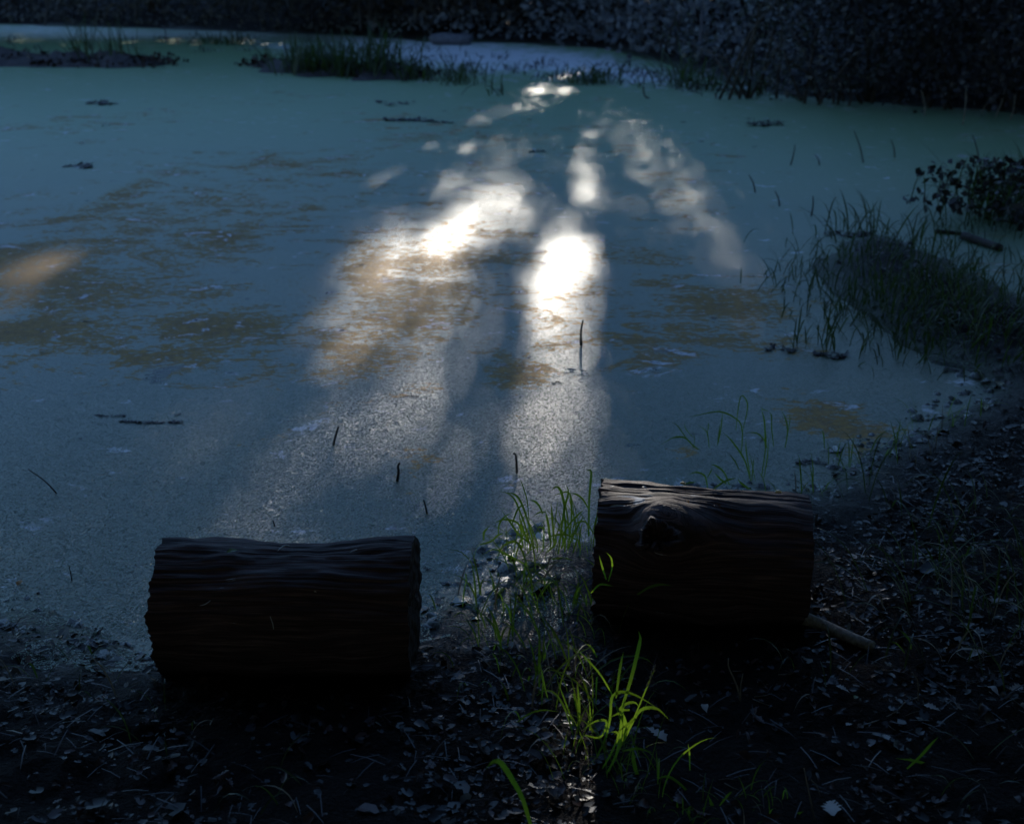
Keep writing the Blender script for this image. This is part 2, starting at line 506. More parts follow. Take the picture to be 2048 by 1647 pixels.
def build_pond():
    xs = axis(-3.0, 3.4, 0.06, -48, 48, 1.05)
    ys = axis(2.0, 8.0, 0.05, 1.4, 40, 1.03)
    X, Y = np.meshgrid(xs, ys)
    u, v, dep = to_px(X, Y, np.zeros_like(X))
    def lay(L):
        s = np.zeros_like(X)
        for cu, cv, ru, rv, a, k in L:
            s = np.maximum(s, k * blob(u, v, cu, cv, ru, rv, a))
        return s.ravel()
    me = mesh_np('water', np.stack([X, Y, 0 * X], -1).reshape(-1, 3), grid_faces(len(xs), len(ys)),
                 {'film': lay(FILM), 'open': lay(OPEN), 'pale': lay(PALE), 'far_green_sheen': (sstep(5.0, 14, Y + 0.9 * np.maximum(X, 0))).ravel(), 'fine': (1 - sstep(3.6, 6.5, np.hypot(X, Y))).ravel()}, False)
    m = NT('pond_surface')
    p = m.pos()
    film, opn, pale = m.attr('film'), m.attr('open'), m.attr('pale')
    # leaflets: one voronoi cell each, every cell a little tilted its own way
    cell = m.n('ShaderNodeTexVoronoi', voronoi_dimensions='2D', feature='F1')
    m.l(p, cell.inputs['Vector'])
    cell.inputs['Scale'].default_value = 230
    tilt = m.n('ShaderNodeVectorMath', operation='SUBTRACT')
    m.l(cell.outputs['Color'], tilt.inputs[0])
    tilt.inputs[1].default_value = (0.5, 0.5, 0.5)
    # noise layers
    nb = m.noise(m.scale(p, (0.62, 0.9, 1.0)), 2.6, 10, 0.70, 1.7)
    nf = m.noise(m.scale(p, (0.6, 1, 1)), 34, 5, 0.75, 0.4)
    nl = m.noise(p, 0.55, 4, 0.55)
    spk = m.noise(m.scale(p, (0.8, 1, 1)), 9, 7, 0.72, 0.6)
    f = m.math('ADD', m.math('MULTIPLY', film, 0.85), m.math('MULTIPLY', m.math('SUBTRACT', nb.outputs[0], 0.5), 2.7))
    f = m.math('ADD', f, m.math('MULTIPLY', m.math('SUBTRACT', nf.outputs[0], 0.5), m.math('ADD', 1.2, m.math('MULTIPLY', film, 3.4))))
    f = m.math('ADD', f, m.math('MULTIPLY', m.math('SUBTRACT', nl.outputs[0], 0.5), 0.9))
    fmask = m.rng(f, 0.34, 0.52)
    omask = m.rng(m.math('ADD', opn, m.math('MULTIPLY', m.math('SUBTRACT', nf.outputs[0], 0.5), 2.2)), 0.5, 0.62)
    sheen_mask = m.rng(m.math('ADD', pale, m.math('ADD', m.math('MULTIPLY', m.math('SUBTRACT', nb.outputs[0], 0.5), 2.4), m.math('MULTIPLY', m.math('SUBTRACT', spk.outputs[0], 0.5), 4.0))), 0.45, 0.75)
    dmask = m.math('MULTIPLY', m.rng(spk.outputs[0], 0.625, 0.665), m.rng(m.math('ADD', film, m.math('MULTIPLY', nl.outputs[0], 1.2)), 0.4, 0.9))
    sep = m.n('ShaderNodeSeparateColor')
    m.l(cell.outputs['Color'], sep.inputs[0])
    weed = m.ramp(sep.outputs[0], [(0.0, (0.072, 0.080, 0.052)), (0.5, (0.114, 0.126, 0.080)), (1.0, (0.18, 0.19, 0.13))])
    weed = m.mix(m.rng(nl.outputs[0], 0.35, 0.65), weed, (0.088, 0.112, 0.085))
    weed = m.mix(m.math('MULTIPLY', m.attr('far_green_sheen'), 0.9), weed, (0.150, 0.240, 0.125))  # far weed is greener, and also paled to stand in for reflected sky
    scum = m.ramp(nf.outputs[0], [(0.3, (0.075, 0.040, 0.024)), (0.7, (0.30, 0.180, 0.050))])
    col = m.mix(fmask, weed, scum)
    col = m.mix(sheen_mask, col, (0.52, 0.52, 0.58))  # whitish sky reflection put into the surface colour
    col = m.mix(dmask, col, (0.014, 0.010, 0.012))
    col = m.mix(omask, col, (0.008, 0.010, 0.012))
    # normals: tilted leaflets on weed, calmer on film, flat on open water
    k = m.math('MULTIPLY', m.math('SUBTRACT', 1.0, m.math('MULTIPLY', fmask, 0.45)), m.math('SUBTRACT', 1.0, m.math('MULTIPLY', omask, 0.93)))
    sc = m.n('ShaderNodeVectorMath', operation='SCALE')
    m.l(tilt.outputs[0], sc.inputs[0])
    m.l(m.math('MULTIPLY', k, m.rng(m.attr('fine'), 0, 1, 0.12, 0.80, False)), sc.inputs['Scale'])
    add = m.n('ShaderNodeVectorMath', operation='ADD')
    m.l(sc.outputs[0], add.inputs[0])
    m.l(m.geo().outputs['Normal'], add.inputs[1])
    nm = m.n('ShaderNodeVectorMath', operation='NORMALIZE')
    m.l(add.outputs[0], nm.inputs[0])
    h = m.math('ADD', m.math('MULTIPLY', nf.outputs[0], 0.5), m.math('MULTIPLY', cell.outputs['Distance'], -0.9))
    bmp = m.bump(h, 0.35, 0.006, nm.outputs[0])
    rough = m.math('ADD', m.math('MULTIPLY', omask, -0.24), m.math('ADD', m.math('ADD', m.rng(m.attr('fine'), 0, 1, 0.43, 0.30, False), m.math('MULTIPLY', fmask, 0.2)), m.math('MULTIPLY', sheen_mask, 0.15)))
    spec = m.math('SUBTRACT', m.rng(m.attr('fine'), 0, 1, 0.52, 0.40, False), m.math('MULTIPLY', m.math('MULTIPLY', fmask, m.math('SUBTRACT', 1.0, omask)), 0.48))
    b = m.n('ShaderNodeBsdfPrincipled')
    for k_, x_ in (('Base Color', col), ('Roughness', rough), ('Specular IOR Level', spec), ('Normal', bmp), ('Metallic', m.math('MULTIPLY', m.math('MULTIPLY', fmask, m.math('SUBTRACT', 1.0, omask)), 0.68))):
        m.l(x_, b.inputs[k_])
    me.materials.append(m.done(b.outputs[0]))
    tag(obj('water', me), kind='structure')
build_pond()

# ------------------------------------------------------------------ trees that shade the pond; far crowns shaped to place its sun patches
SPOTS = []
for _u, _v, _z, _rx, _ry, _k in [
        (1255, 1540, 0.03, 0.05, 0.05, 0.18), (1255, 1540, 0.10, 0.05, 0.10, 0.6), (1250, 1540, 0.18, 0.09, 0.22, 1.0), (1255, 1540, 0.26, 0.08, 0.20, 1.0), (1330, 1585, 0.04, 0.15, 0.14, 0.8), (1440, 1610, 0.05, 0.14, 0.14, 0.7),
        (1160, 1460, 0.10, 0.03, 0.1, 0.10), (1062, 1668, 0.10, 0.03, 0.08, 0.5), (1085, 1120, 0.03, 0.15, 0.12, 0.30), (1085, 1120, 0.13, 0.14, 0.12, 0.16), (1060, 1190, 0.05, 0.10, 0.14, 0.16),
        (1060, 1330, 0.06, 0.07, 0.10, 0.10), (930, 1245, 0.02, 0.09, 0.08, 0.25), (960, 1300, 0.02, 0.07, 0.06, 0.08), (900, 1560, 0.01, 0.16, 0.08, 0.06), (1800, 1500, 0.0, 0.16, 0.14, 0.45),
        (1790, 1400, 0.02, 0.12, 0.08, 0.25), (1725, 1296, 0.02, 0.05, 0.05, 0.6), (1822, 1300, 0.05, 0.03, 0.06, 0.7), (1450, 1600, 0.0, 0.2, 0.08, 0.4), (340, 1095, 0.35, 0.10, 0.10, 0.45),
        (1400, 990, 0.37, 0.30, 0.10, 0.22), (1345, 1062, 0.38, 0.10, 0.12, 0.9), (1545, 1000, 0.37, 0.12, 0.16, 1.0), (1355, 980, 0.38, 0.11, 0.15, 1.0)]:
    _p = G(_u, _v, _z if _z > 0.3 else 0.05)
    SPOTS.append((_p.x, _p.y, _z, _rx, _ry, _k))

def lit(u, v):
    """how open the leaf roof across the pond is towards the sun, by the ground spot the sunbeam reaches"""
    w = np.zeros_like(u)
    phi = (u - 1165) / np.maximum(v + 100, 1)
    def band(lo, hi, soft):
        return sstep(lo - soft, lo + soft, phi) * (1 - sstep(hi - soft, hi + soft, phi))
    def rngv(a, b, c, d):
        return sstep(a, b, v) * (1 - sstep(c, d, v))
    mx = lambda a, b: np.maximum(a, b)
    # left patch
    w = mx(w, 1.1 * blob(u, v, 885, 482, 52, 27, 32))
    w = mx(w, 0.26 * blob(u, v, 1000, 412, 42, 56, 42))
    w = mx(w, 0.36 * blob(u, v, 940, 445, 74, 44, 30))
    w = mx(w, 0.60 * blob(u, v, 770, 525, 66, 48, 25))
    w = mx(w, 0.32 * blob(u, v, 855, 570, 74, 56, 40))
    w = mx(w, 0.14 * blob(u, v, 870, 640, 90, 60, 50))
    w = mx(w, 0.26 * blob(u, v, 715, 665, 75, 50, 25))
    w = mx(w, 0.06 * blob(u, v, 765, 355, 34, 9, 28))
    w = mx(w, 0.07 * blob(u, v, 905, 362, 34, 16, 20))
    # middle column
    w = mx(w, 1.3 * blob(u, v, 1134, 518, 34, 36, 15))
    w = mx(w, 0.7 * blob(u, v, 1118, 565, 44, 40, 10))
    w = mx(w, 0.20 * blob(u, v, 1170, 365, 18, 46, 0))
    w = mx(w, 0.10 * blob(u, v, 1140, 440, 28, 18, 20))
    w = mx(w, 0.34 * band(-0.115, 0.018, 0.010) * rngv(520, 590, 620, 740))
    w = mx(w, 0.13 * band(-0.125, 0.018, 0.010) * rngv(600, 680, 760, 940))
    w = mx(w, 0.075 * band(-0.13, 0.016, 0.014) * rngv(700, 800, 1040, 1160))
    w = mx(w, 0.030 * band(-0.14, 0.012, 0.02) * rngv(900, 1000, 1200, 1330))
    # right shafts
    w = mx(w, 0.026 * blob(u, v, 1285, 300, 85, 36, -38))
    w = mx(w, 0.032 * blob(u, v, 1370, 385, 105, 48, -42))
    w = mx(w, 0.022 * blob(u, v, 1450, 500, 80, 42, -48))
    w = mx(w, 0.026 * blob(u, v, 1268, 413, 30, 13, -10))
    # far flecks
    for cu, cv, ru, rv, k in [(1075, 180, 20, 7, 0.13), (1128, 181, 13, 8, 0.16), (1135, 150, 24, 5, 0.09), (1040, 215, 55, 10, 0.035), (970, 238, 36, 8, 0.03), (935, 295, 24, 8, 0.10), (1180, 270, 11, 11, 0.06), (50, 540, 66, 22, 0.8), (20, 610, 45, 30, 0.28), (1000, 300, 50, 24, 0.025)]:
        w = mx(w, k * blob(u, v, cu, cv, ru, rv, 12))
    # near shafts, each along its own line between two trunks' shadows
    def shaft(line, wid, k, va, vb):
        uc = np.interp(v, [p[1] for p in line], [p[0] for p in line])
        ww = np.interp(v, [va, vb], wid)
        return k * np.exp(-((u - uc) / ww) ** 2) * rngv(va, va + 90, vb - 160, vb)
    w = mx(w, shaft([(890, 700), (770, 800), (590, 960), (430, 1120)], (100, 165), 0.075, 660, 1340))
    w = mx(w, shaft([(985, 780), (900, 950), (780, 1100)], (35, 55), 0.018, 760, 1280))
    w = mx(w, shaft([(450, 800), (250, 1000), (120, 1140)], (90, 150), 0.032, 760, 1320))
    mott = 1 + 0.5 * fbm(phi * 34, v / 150, 0, 3, 61) * (v < 720)
    w = np.where(w < 0.8, w * np.clip(mott, 0.4, 1.7), w)
    return np.clip(w, 0, 1)

KITE = np.array([(0, -0.5, 0), (0.36, 0.05, 0.06), (0, 0.6, 0), (-0.36, 0.05, 0.06)])
KITEF = np.array([(0, 1, 2, 3)])

def rand_rot(n, r=rng):
    q = r.normal(size=(n, 4))
    q /= np.linalg.norm(q, axis=1)[:, None]
    w, x, y, z = q.T
    return np.stack([1 - 2 * (y * y + z * z), 2 * (x * y - z * w), 2 * (x * z + y * w),
                     2 * (x * y + z * w), 1 - 2 * (x * x + z * z), 2 * (y * z - x * w),
                     2 * (x * z - y * w), 2 * (y * z + x * w), 1 - 2 * (x * x + y * y)], -1).reshape(n, 3, 3)

def leaves_mesh(name, pos, size, mat):
    n = len(pos)
    V, Fq = scatter(KITE, KITEF, pos, rand_rot(n), size)
    return mesh_np(name, V, Fq, {'rnd': np.repeat(rng.uniform(0, 1, n), 4)}, False, mat)

def sun_shadow_px(pos):
    t = pos[:, 2] / SUN.z
    gx, gy = pos[:, 0] - SUN.x * t, pos[:, 1] - SUN.y * t
    u, v, dep = to_px(gx, np.maximum(gy, 0.05), np.zeros_like(gx))
    return u, v, gx, gy

def tree(label, base, height, limb_ends, leaves, size, mat=None, r0=0.16, group=None):
    bz = gh(base[0], base[1]) - 0.1
    root = empty('tree', (base[0], base[1], bz), label, 'tree', group)
    a = Acc()
    lean = Vector((random.uniform(-0.05, 0.05), random.uniform(-0.04, 0.04), 1))
    trunk = [lean * (height * t) + Vector((0.1 * math.sin(5 * t + base[0]), 0.1 * math.cos(4 * t), 0)) * t for t in np.linspace(0, 1, 9)]
    a.tube(trunk, [r0 * (1.35 if i == 0 else 1) * (1 - 0.85 * t) for i, t in enumerate(np.linspace(0, 1, 9))], 9)
    for e in limb_ends:
        e = Vector(e) - Vector((base[0], base[1], bz))
        t = min(0.92, max(0.15, (e.z - 0.6) / height))
        s = lean * (height * t)
        mid = s.lerp(e, 0.5) + Vector((0, 0, 0.12))
        a.tube([s, mid, e], [r0 * 0.15 * (1.1 - t), r0 * 0.08 * (1.1 - t), 0.005], 5)
    obj('trunk', a.mesh('trunk', M['bark'], True), root)
    if len(leaves):
        obj('crown', leaves_mesh('crown', leaves - np.array([base[0], base[1], bz]), size, mat or M['canopy']), root)
    return root

def lit_spots(gx, gy):
    """openings towards single places: (x, y, height, radius, how open)"""
    w = np.zeros_like(gx)
    tn = SUN.z / SUN.y
    for (x, y, z, rx, ry, k) in SPOTS:
        cx, cy = x - SUN.x / SUN.z * z, y - z / tn
        w = np.maximum(w, k * np.exp(-(((gx - cx) / rx) ** 2 + ((gy - cy) / ry) ** 2) ** 2))
    return w

def openness(u, v, gx, gy):
    return np.maximum(lit(u, v) * (gy > 1.6), lit_spots(gx, gy))

def openness_near(gx, gy):
    """the widest opening within a big leaf's reach of each beam"""
    w = np.zeros_like(gx)
    for dx, dy in ((0, 0), (0.22, 0.2), (-0.22, -0.2), (0.1, 0.9), (-0.1, -0.9)):
        x, y = gx + dx, gy + dy
        u, v, _ = to_px(x, np.maximum(y, 0.05), 0 * x)
        w = np.maximum(w, openness(u, v, x, y))
    return w

def along_beam(gx, gy, yy):
    t = (yy - gy) / SUN.y
    return np.stack([gx + SUN.x * t, yy, SUN.z * t], -1)

def far_trees():  # unseen crowns, leaves left out wherever sun should reach the ground
    # big leaves where the roof is closed
    n = 200000
    pos = np.stack([rng.uniform(-15, 15, n), rng.uniform(23.6, 27.6, n), rng.uniform(0.9, 7.8, n)], -1)
    u, v, gx, gy = sun_shadow_px(pos)
    inview = (u > -260) & (u < 2350) & (gy > -1.2) & (gy < 26)
    inview |= (np.abs(gx) < 3.5) & (gy <= 2.0) & (gy > -1.5)
    keep = (openness_near(gx, gy) < 0.0022) * 1.0
    sparse = 0.10 + 0.4 * (fbm(pos[:, 0] * 0.5, pos[:, 1] * 0.5, pos[:, 2] * 0.5, 3, 21) > 0.05)
    sparse = sparse * (pos[:, 2] < 4.5)
    keep = np.where(inview, keep, sparse)
    pos = pos[rng.uniform(0, 1, n) < keep]
    size = rng.uniform(0.2, 0.34, len(pos))
    # small leaves thinning out towards each gap, finer still over the far water
    size = [size]
    pos = [pos]
    for far in (0, 1):
        if far:
            n, sz = 700000, 0.042
            gy = 5.8 + 15 * rng.uniform(0, 1, n)
            gx = gy * rng.uniform(-0.19, 0.25, n)
            area = gy * 0.44 * 15 / n                          # square metres of ground per sample
        else:
            n, sz = 800000, 0.058
            gy = -1.2 + 26 * rng.uniform(0, 1, n) ** 1.6
            half = 0.5 * np.maximum(gy, 2.5) + 0.6
            gx = rng.uniform(-1, 1, n) * half
            area = 26 * 1.6 * ((gy + 1.2) / 26) ** 0.375 * 2 * half / n
            area = np.where((gy > 5.8) & (gy < 20.8) & (gx > -0.19 * gy) & (gx < 0.25 * gy), 0, area)
        u, v, _ = to_px(gx, np.maximum(gy, 0.05), 0 * gx)
        T = openness(u, v, gx, gy)
        Tn = openness_near(gx, gy)
        want = -np.log(np.clip(T, 0.0012, 1)) / (0.4 * sz * sz * 0.5) * area * SUN.z      # leaves per sample
        want = np.where((Tn >= 0.0020) & (T < 0.97), want, 0)
        sel = rng.uniform(0, 1, n) < np.minimum(want, 1)
        p2 = along_beam(gx[sel], gy[sel], rng.uniform(23.6, 27.6, sel.sum()))
        pos.append(p2)
        size.append(rng.uniform(0.8, 1.2, len(p2)) * sz)
    pos, size = np.concatenate(pos), np.concatenate(size)
    spots = [(-12.5, 31.5), (-8.6, 30.4), (-5.2, 31.6), (-1.9, 30.6), (2.9, 31.4), (5.6, 30.3), (8.6, 31.5), (12.2, 30.8)]
    words = ['first tree from the left on the far bank, foot half hidden by undergrowth', 'second tree from the left on the far bank, foot in dark undergrowth',
             'third tree from the left on the far bank behind the bare mud spit', 'fourth tree from the left on the far bank, behind the grassy mud spit',
             'tree on the far bank to the right of the pale lying log', 'tree on the far bank behind the pale sky sheen strip at its right end',
             'tree on the far bank behind the speckled leafy bush', 'rightmost tree on the far bank, behind the blackest thicket']
    c = np.array(spots)
    own = np.argmin(np.hypot(pos[:, 0, None] - c[None, :, 0], (pos[:, 1, None] - c[None, :, 1]) * 0.6), 1)
    for i, s in enumerate(spots):
        lv = pos[own == i]
        top = max(4.5, lv[:, 2].max() + 0.3)
        hi = lv[lv[:, 2] > 2.2] if (lv[:, 2] > 2.2).sum() > 20 else lv
        ends = hi[rng.integers(0, len(hi), 16)]
        tree(words[i], s, top, ends, lv, size[own == i], r0=0.13 + 0.02 * (i % 3), group='trees along the far bank')

def shade_trees_behind():  # added row of trees that keeps the sun off the far bank
    r = np.random.default_rng(71)
    for i in range(9):
        x = -20 + 5 * i + r.uniform(-1, 1)
        y = 37 + r.uniform(-1.5, 2.5)
        n = 3600
        pos = np.stack([x + r.uniform(-3.2, 3.2, n), y + r.uniform(-1.6, 1.6, n), r.uniform(0.4, 3.6, n)], -1)
        tree('shading tree added behind the far bank trees', (x, y), 4.5, pos[pos[:, 2] > 2][:12], pos, r.uniform(0.3, 0.5, n), None, 0.16, 'shading trees added behind the far bank')
shade_trees_behind()

def round_tree(label, base, height, cz, rad, n, size, group, mat=None):
    q = rng.normal(size=(n, 3))
    q /= np.linalg.norm(q, axis=1)[:, None]
    q *= rng.uniform(0.15, 1, n)[:, None] ** 0.45
    pos = q * np.array([rad, rad, rad * 0.62]) + np.array([base[0], base[1], cz])
    k = fbm(pos[:, 0] * 0.8, pos[:, 1] * 0.8, pos[:, 2] * 0.8, 3, int(base[0] * 7 + 40)) > -0.22
    pos = pos[k]
    tree(label, base, height, pos[rng.integers(0, len(pos), 14)], pos, rng.uniform(size * 0.7, size * 1.3, len(pos)), mat, 0.2, group)

far_trees()
round_tree('tall tree on the near bank right of the frame, its shade over the leaf litter', (4.8, 1.8), 8.5, 5.4, 4.2, 8000, 0.38, 'trees shading the near bank')
round_tree('tall tree on the near bank left of the frame, its shade over the dark log', (-4.6, -0.2), 8.5, 5.4, 4.2, 8000, 0.38, 'trees shading the near bank')
round_tree('tall tree behind the two logs and the viewer, its leaf roof over the near bank', (0.4, -2.2), 9.0, 5.6, 5.2, 12000, 0.40, 'trees shading the near bank')
round_tree('unseen leafy tree added on the left bank to shade the near left water', (-4.9, 3.4), 7.0, 5.0, 3.3, 6500, 0.36, 'trees shading the left bank')  # out of view, added to shade the near left water
round_tree('unseen leafy tree added on the right bank to dim that side of the pond', (7.4, 10.4), 7.5, 4.6, 3.2, 6000, 0.34, 'trees shading the right bank')  # out of view, added to darken the right of the pond
for _i, (_x, _y) in enumerate([(-6.5, -4.5), (-2.4, -6.2), (2.2, -6.4), (6.4, -4.6), (7.6, 0.4), (-7.8, 0.2)]):  # out of view, added to darken the log fronts and near ground
    round_tree('unseen low leafy tree added behind and beside the viewer to shade the near bank', (_x, _y), 5.5, 2.3, 3.1, 6500, 0.36, 'unseen low trees added to shade the near bank')
round_tree('unseen low dense tree added on the right bank to darken the blackest thicket', (8.6, 13.0), 7.0, 4.4, 3.6, 5200, 0.34, 'trees shading the right bank')  # out of view, added for shade on the right thicket
round_tree('unseen low dense tree added on the right bank to darken the right water', (9.4, 7.4), 7.5, 4.8, 3.6, 5200, 0.34, 'trees shading the right bank')  # out of view, another tree added to darken the right side

# ------------------------------------------------------------------ logs
def wood_material():
    m = NT('weathered_log_wood')
    g = m.attr('grain', True)
    n1 = m.noise(m.scale(g, (1, 1.6, 1)), 1.0, 7, 0.62, 0.2)
    n2 = m.noise(m.scale(g, (3.0, 3.0, 1)), 1.0, 6, 0.6)
    n3 = m.noise(m.pos(), 14, 6, 0.6)
    col = m.ramp(n1.outputs[0], [(0.32, (0.008, 0.004, 0.0035)), (0.47, (0.044, 0.024, 0.026)), (0.62, (0.125, 0.072, 0.072)), (0.76, (0.23, 0.15, 0.15))])
    col = m.mix(m.rng(n2.outputs[0], 0.3, 0.7), m.mix(0.6, col, (0.02, 0.012, 0.012)), col)
    col = m.mix(m.math('MULTIPLY', m.rng(n3.outputs[0], 0.35, 0.7), 0.4), col, (0.036, 0.020, 0.018))
    st = m.attr('stain')
    col = m.mix(m.rng(m.math('ADD', st, m.math('ADD', m.math('MULTIPLY', m.math('SUBTRACT', n1.outputs[0], 0.5), 2.2), m.math('MULTIPLY', m.math('SUBTRACT', n3.outputs[0], 0.5), 1.6))), 0.50, 0.72), col, (0.38, 0.39, 0.42))
    h = m.math('ADD', n1.outputs[0], m.math('MULTIPLY', n2.outputs[0], 0.5))
    return m.done(m.bsdf(col, 0.72, 0.22, m.bump(h, 0.9, 0.006)))

def end_material():
    m = NT('sawn_log_end')
    p = m.pos()
    w = m.n('ShaderNodeTexNoise')
    n1 = m.noise(p, 30, 6, 0.6)
    ringv = m.attr('ring')
    s = m.math('SINE', m.math('ADD', m.math('MULTIPLY', ringv, 130.0), m.math('MULTIPLY', n1.outputs[0], 3.0)))
    col = m.mix(m.rng(s, -1, 1), (0.016, 0.010, 0.009), (0.035, 0.023, 0.02))
    return m.done(m.bsdf(col, 0.8, 0.3, m.bump(s, 0.5, 0.004)))
M['wood'], M['wood_end'] = wood_material(), end_material()

def log(label, A, B, ra, rb, seed, knot=None, stains=()):
    """a short log lying from A to B; angle 0 is up, growing towards the viewer"""
    A, B = Vector(A), Vector(B)
    L = (B - A).length
    ax = (B - A).normalized()
    side = Vector((ax.y, -ax.x, 0)).normalized()       # towards the viewer
    up = side.cross(ax)
    if up.z < 0: up = -up
    root = empty('log', ((A + B) / 2 - Vector((0, 0, (ra + rb) / 2)))[:], label, 'log', 'the two short logs at the water edge')
    o = Vector(root.location)
    nt, ns = 520, 84
    th = np.linspace(-np.pi, np.pi, nt, endpoint=False)
    s = np.linspace(0, 1, ns)
    TH, S = np.meshgrid(th, s)
    Rr = ra + (rb - ra) * S
    RM = (ra + rb) / 2
    y, x = TH * RM, (S - 0.5) * L
    psi = y.copy()
    bump = 0 * y
    if knot:
        ks, kt, kr = knot
        dx, dy = x - (ks - 0.5) * L, y - kt * RM
        d2 = dx * dx * np.where(dx > 0, 0.35, 1.2) + dy * dy
        psi = dy * (1 - kr * kr / (d2 + 0.35 * kr * kr)) + kt * RM
        rim = np.exp(-d2 / (kr * 1.15) ** 2)
        bump = 0.062 * rim * (1 - 0.25 * sstep(0.0, 0.05, dy))
        psi = psi + 0.02 * rim * fbm(dx * 40, dy * 40, 0, 3, seed)
    cx, sx = np.cos(TH) * 1.3, np.sin(TH) * 1.3
    shape = fbm(cx, sx, S * 1.8, 4, seed) * 0.028
    warp = fbm(S * 2.0, psi * 12, seed * 1.0, 3, seed + 4) * 0.012
    gpsi = psi + warp
    # psi wraps at the underside, where the ground hides the seam
    fib = fbm(gpsi * 95, x * 1.6, seed * 1.0, 4, seed + 1, 0.6)
    crack = -sstep(0.12, 0.0, np.abs(fbm(gpsi * 20, x * 0.9, 3.0 + seed, 3, seed + 2))) * sstep(-0.3, 0.25, fbm(gpsi * 6, x * 2.2, 0, 2, seed + 3))
    r = Rr + shape + bump + fib * 0.0030 + crack * 0.005 + 0.0025 * fbm(gpsi * 26, x * 2.5, 1.0, 3, seed + 9)
    endj = 0.015 * fbm(th * 5, 0 * th, 0, 4, seed + 6) + 0.004 * fbm(th * 40, 0 * th, 0, 2, seed + 7)
    endk = 0.006 * fbm(th * 5, 0 * th, 5, 4, seed + 8)
    xx = x + endj[None] * np.exp(-S * 14) + endk[None] * np.exp(-(1 - S) * 14)
    mid = np.array((A + B) / 2 - o)
    axn, sn, un = np.array(ax), np.array(side), np.array(up)
    V = mid + xx[..., None] * axn + (r * np.sin(TH))[..., None] * sn + (r * np.cos(TH))[..., None] * un
    idx = np.arange(nt * ns).reshape(ns, nt)
    nxt = np.roll(idx, -1, 1)
    Fq = np.stack([idx[:-1], idx[1:], nxt[1:], nxt[:-1]], -1).reshape(-1, 4)
    stain = 0 * TH
    for (ss, tt, rs, rt) in stains:
        stain = np.maximum(stain, np.exp(-(((S - ss) * L / rs) ** 2 + ((TH - tt) * RM / rt) ** 2)))
    grain = np.stack([gpsi * 110, x * 3.0, np.full_like(x, seed)], -1)
    obj('bark', mesh_np('bark', V.reshape(-1, 3), Fq, {'grain': grain.reshape(-1, 3), 'stain': stain.ravel()}, True, M['wood']), root)
    for e, sgn in ((0, -1), (-1, 1)):
        rim = V[e][::4]
        c = mid + axn * (x[e].mean())
        rings = 10
        W, RV = [], []
        for k in range(rings):
            f = k / (rings - 1)
            q = c + (rim - c) * (1 - f * 0.97)
            q = q - axn * sgn * 0.006 * min(1, f * 6) * (0.5 + fbm(q[:, 1:2] * 60, q[:, 2:3] * 60, 0, 3, seed))
            W.append(q)
            RV.append(np.full(len(q), (1 - f)))
        m_ = len(rim)
        W = np.concatenate(W)
        idx2 = np.arange(rings * m_).reshape(rings, m_)
        n2 = np.roll(idx2, -1, 1)
        F2 = np.stack([idx2[:-1], n2[:-1], n2[1:], idx2[1:]], -1).reshape(-1, 4)
        W = np.concatenate([W, W[-m_:].mean(0, keepdims=True)])
        F3 = np.stack([idx2[-1], n2[-1], np.full(m_, len(W) - 1)], -1)
        obj('end_grain', mesh_np('end_grain', W, [F2, F3], {'ring': np.concatenate(RV + [[0.0]]) * 0.21}, False, M['wood_end']), root)
    if knot:
        # the broken stub of a branch
        ks, kt, kr = knot
        Rk = ra + (rb - ra) * ks + 0.012
        nrm = un * math.cos(kt) + sn * math.sin(kt)
        base = mid + axn * ((ks - 0.5) * L) + nrm * Rk
        tan = sn * math.cos(kt) - un * math.sin(kt)
        nk, hk = 44, 9
        Wv = []
        for j in range(hk):
            f = j / (hk - 1)
            for i in range(nk):
                an = 2 * math.pi * i / nk
                rr = kr * (0.92 - 0.30 * f) * (1 + 0.12 * math.sin(3 * an + 1) + 0.10 * float(vnoise(an * 4, f * 2, 2, seed)))
                jag = 0.018 * float(fbm(np.array([an * 3.0]), np.array([1.0]), 0, 3, seed + 2)[0]) * f
                Wv.append(base + axn * rr * math.cos(an) * 1.15 + tan * (rr * math.sin(an) + 0.035 * f) + nrm * (-0.02 + 0.072 * f + jag))
        for f in (0.7, 0.4, 0.12):
            for i in range(nk):
                an = 2 * math.pi * i / nk
                rr = kr * 0.6 * f
                Wv.append(base + axn * rr * math.cos(an) * 1.15 + tan * (rr * math.sin(an) + 0.035) + nrm * (0.046 - 0.012 * (1 - f) + 0.012 * random.uniform(-1, 1)))
        Wv = np.array(Wv)
        rows = hk + 3
        idx3 = np.arange(rows * nk).reshape(rows, nk)
        n3 = np.roll(idx3, -1, 1)
        F4 = np.stack([idx3[:-1], n3[:-1], n3[1:], idx3[1:]], -1).reshape(-1, 4)
        gr = np.stack([np.repeat(np.arange(rows), nk) * 0.2, np.tile(np.arange(nk), rows) * 1.0, np.zeros(rows * nk)], -1)
        obj('knot', mesh_np('knot', Wv, [F4], {'grain': gr, 'stain': np.zeros(rows * nk)}, False, M['wood']), root)
    return dict(root=root, A=A, B=B, ax=ax, side=side, up=up, L=L, ra=ra, rb=rb)

def on_log(lg, s, t, lift=0.0):
    r = lg['ra'] + (lg['rb'] - lg['ra']) * s + lift
    return lg['A'].lerp(lg['B'], s) + (lg['side'] * math.sin(t) + lg['up'] * math.cos(t)) * r

def log_ends(u0, u1, Y0, Y1, z):
    def at(u, Y):
        depth = Y * CP - (z - CAMZ) * SP
        return Vector(((u - CU) / F * depth, Y, z))
    return at(u0, Y0), at(u1, Y1)

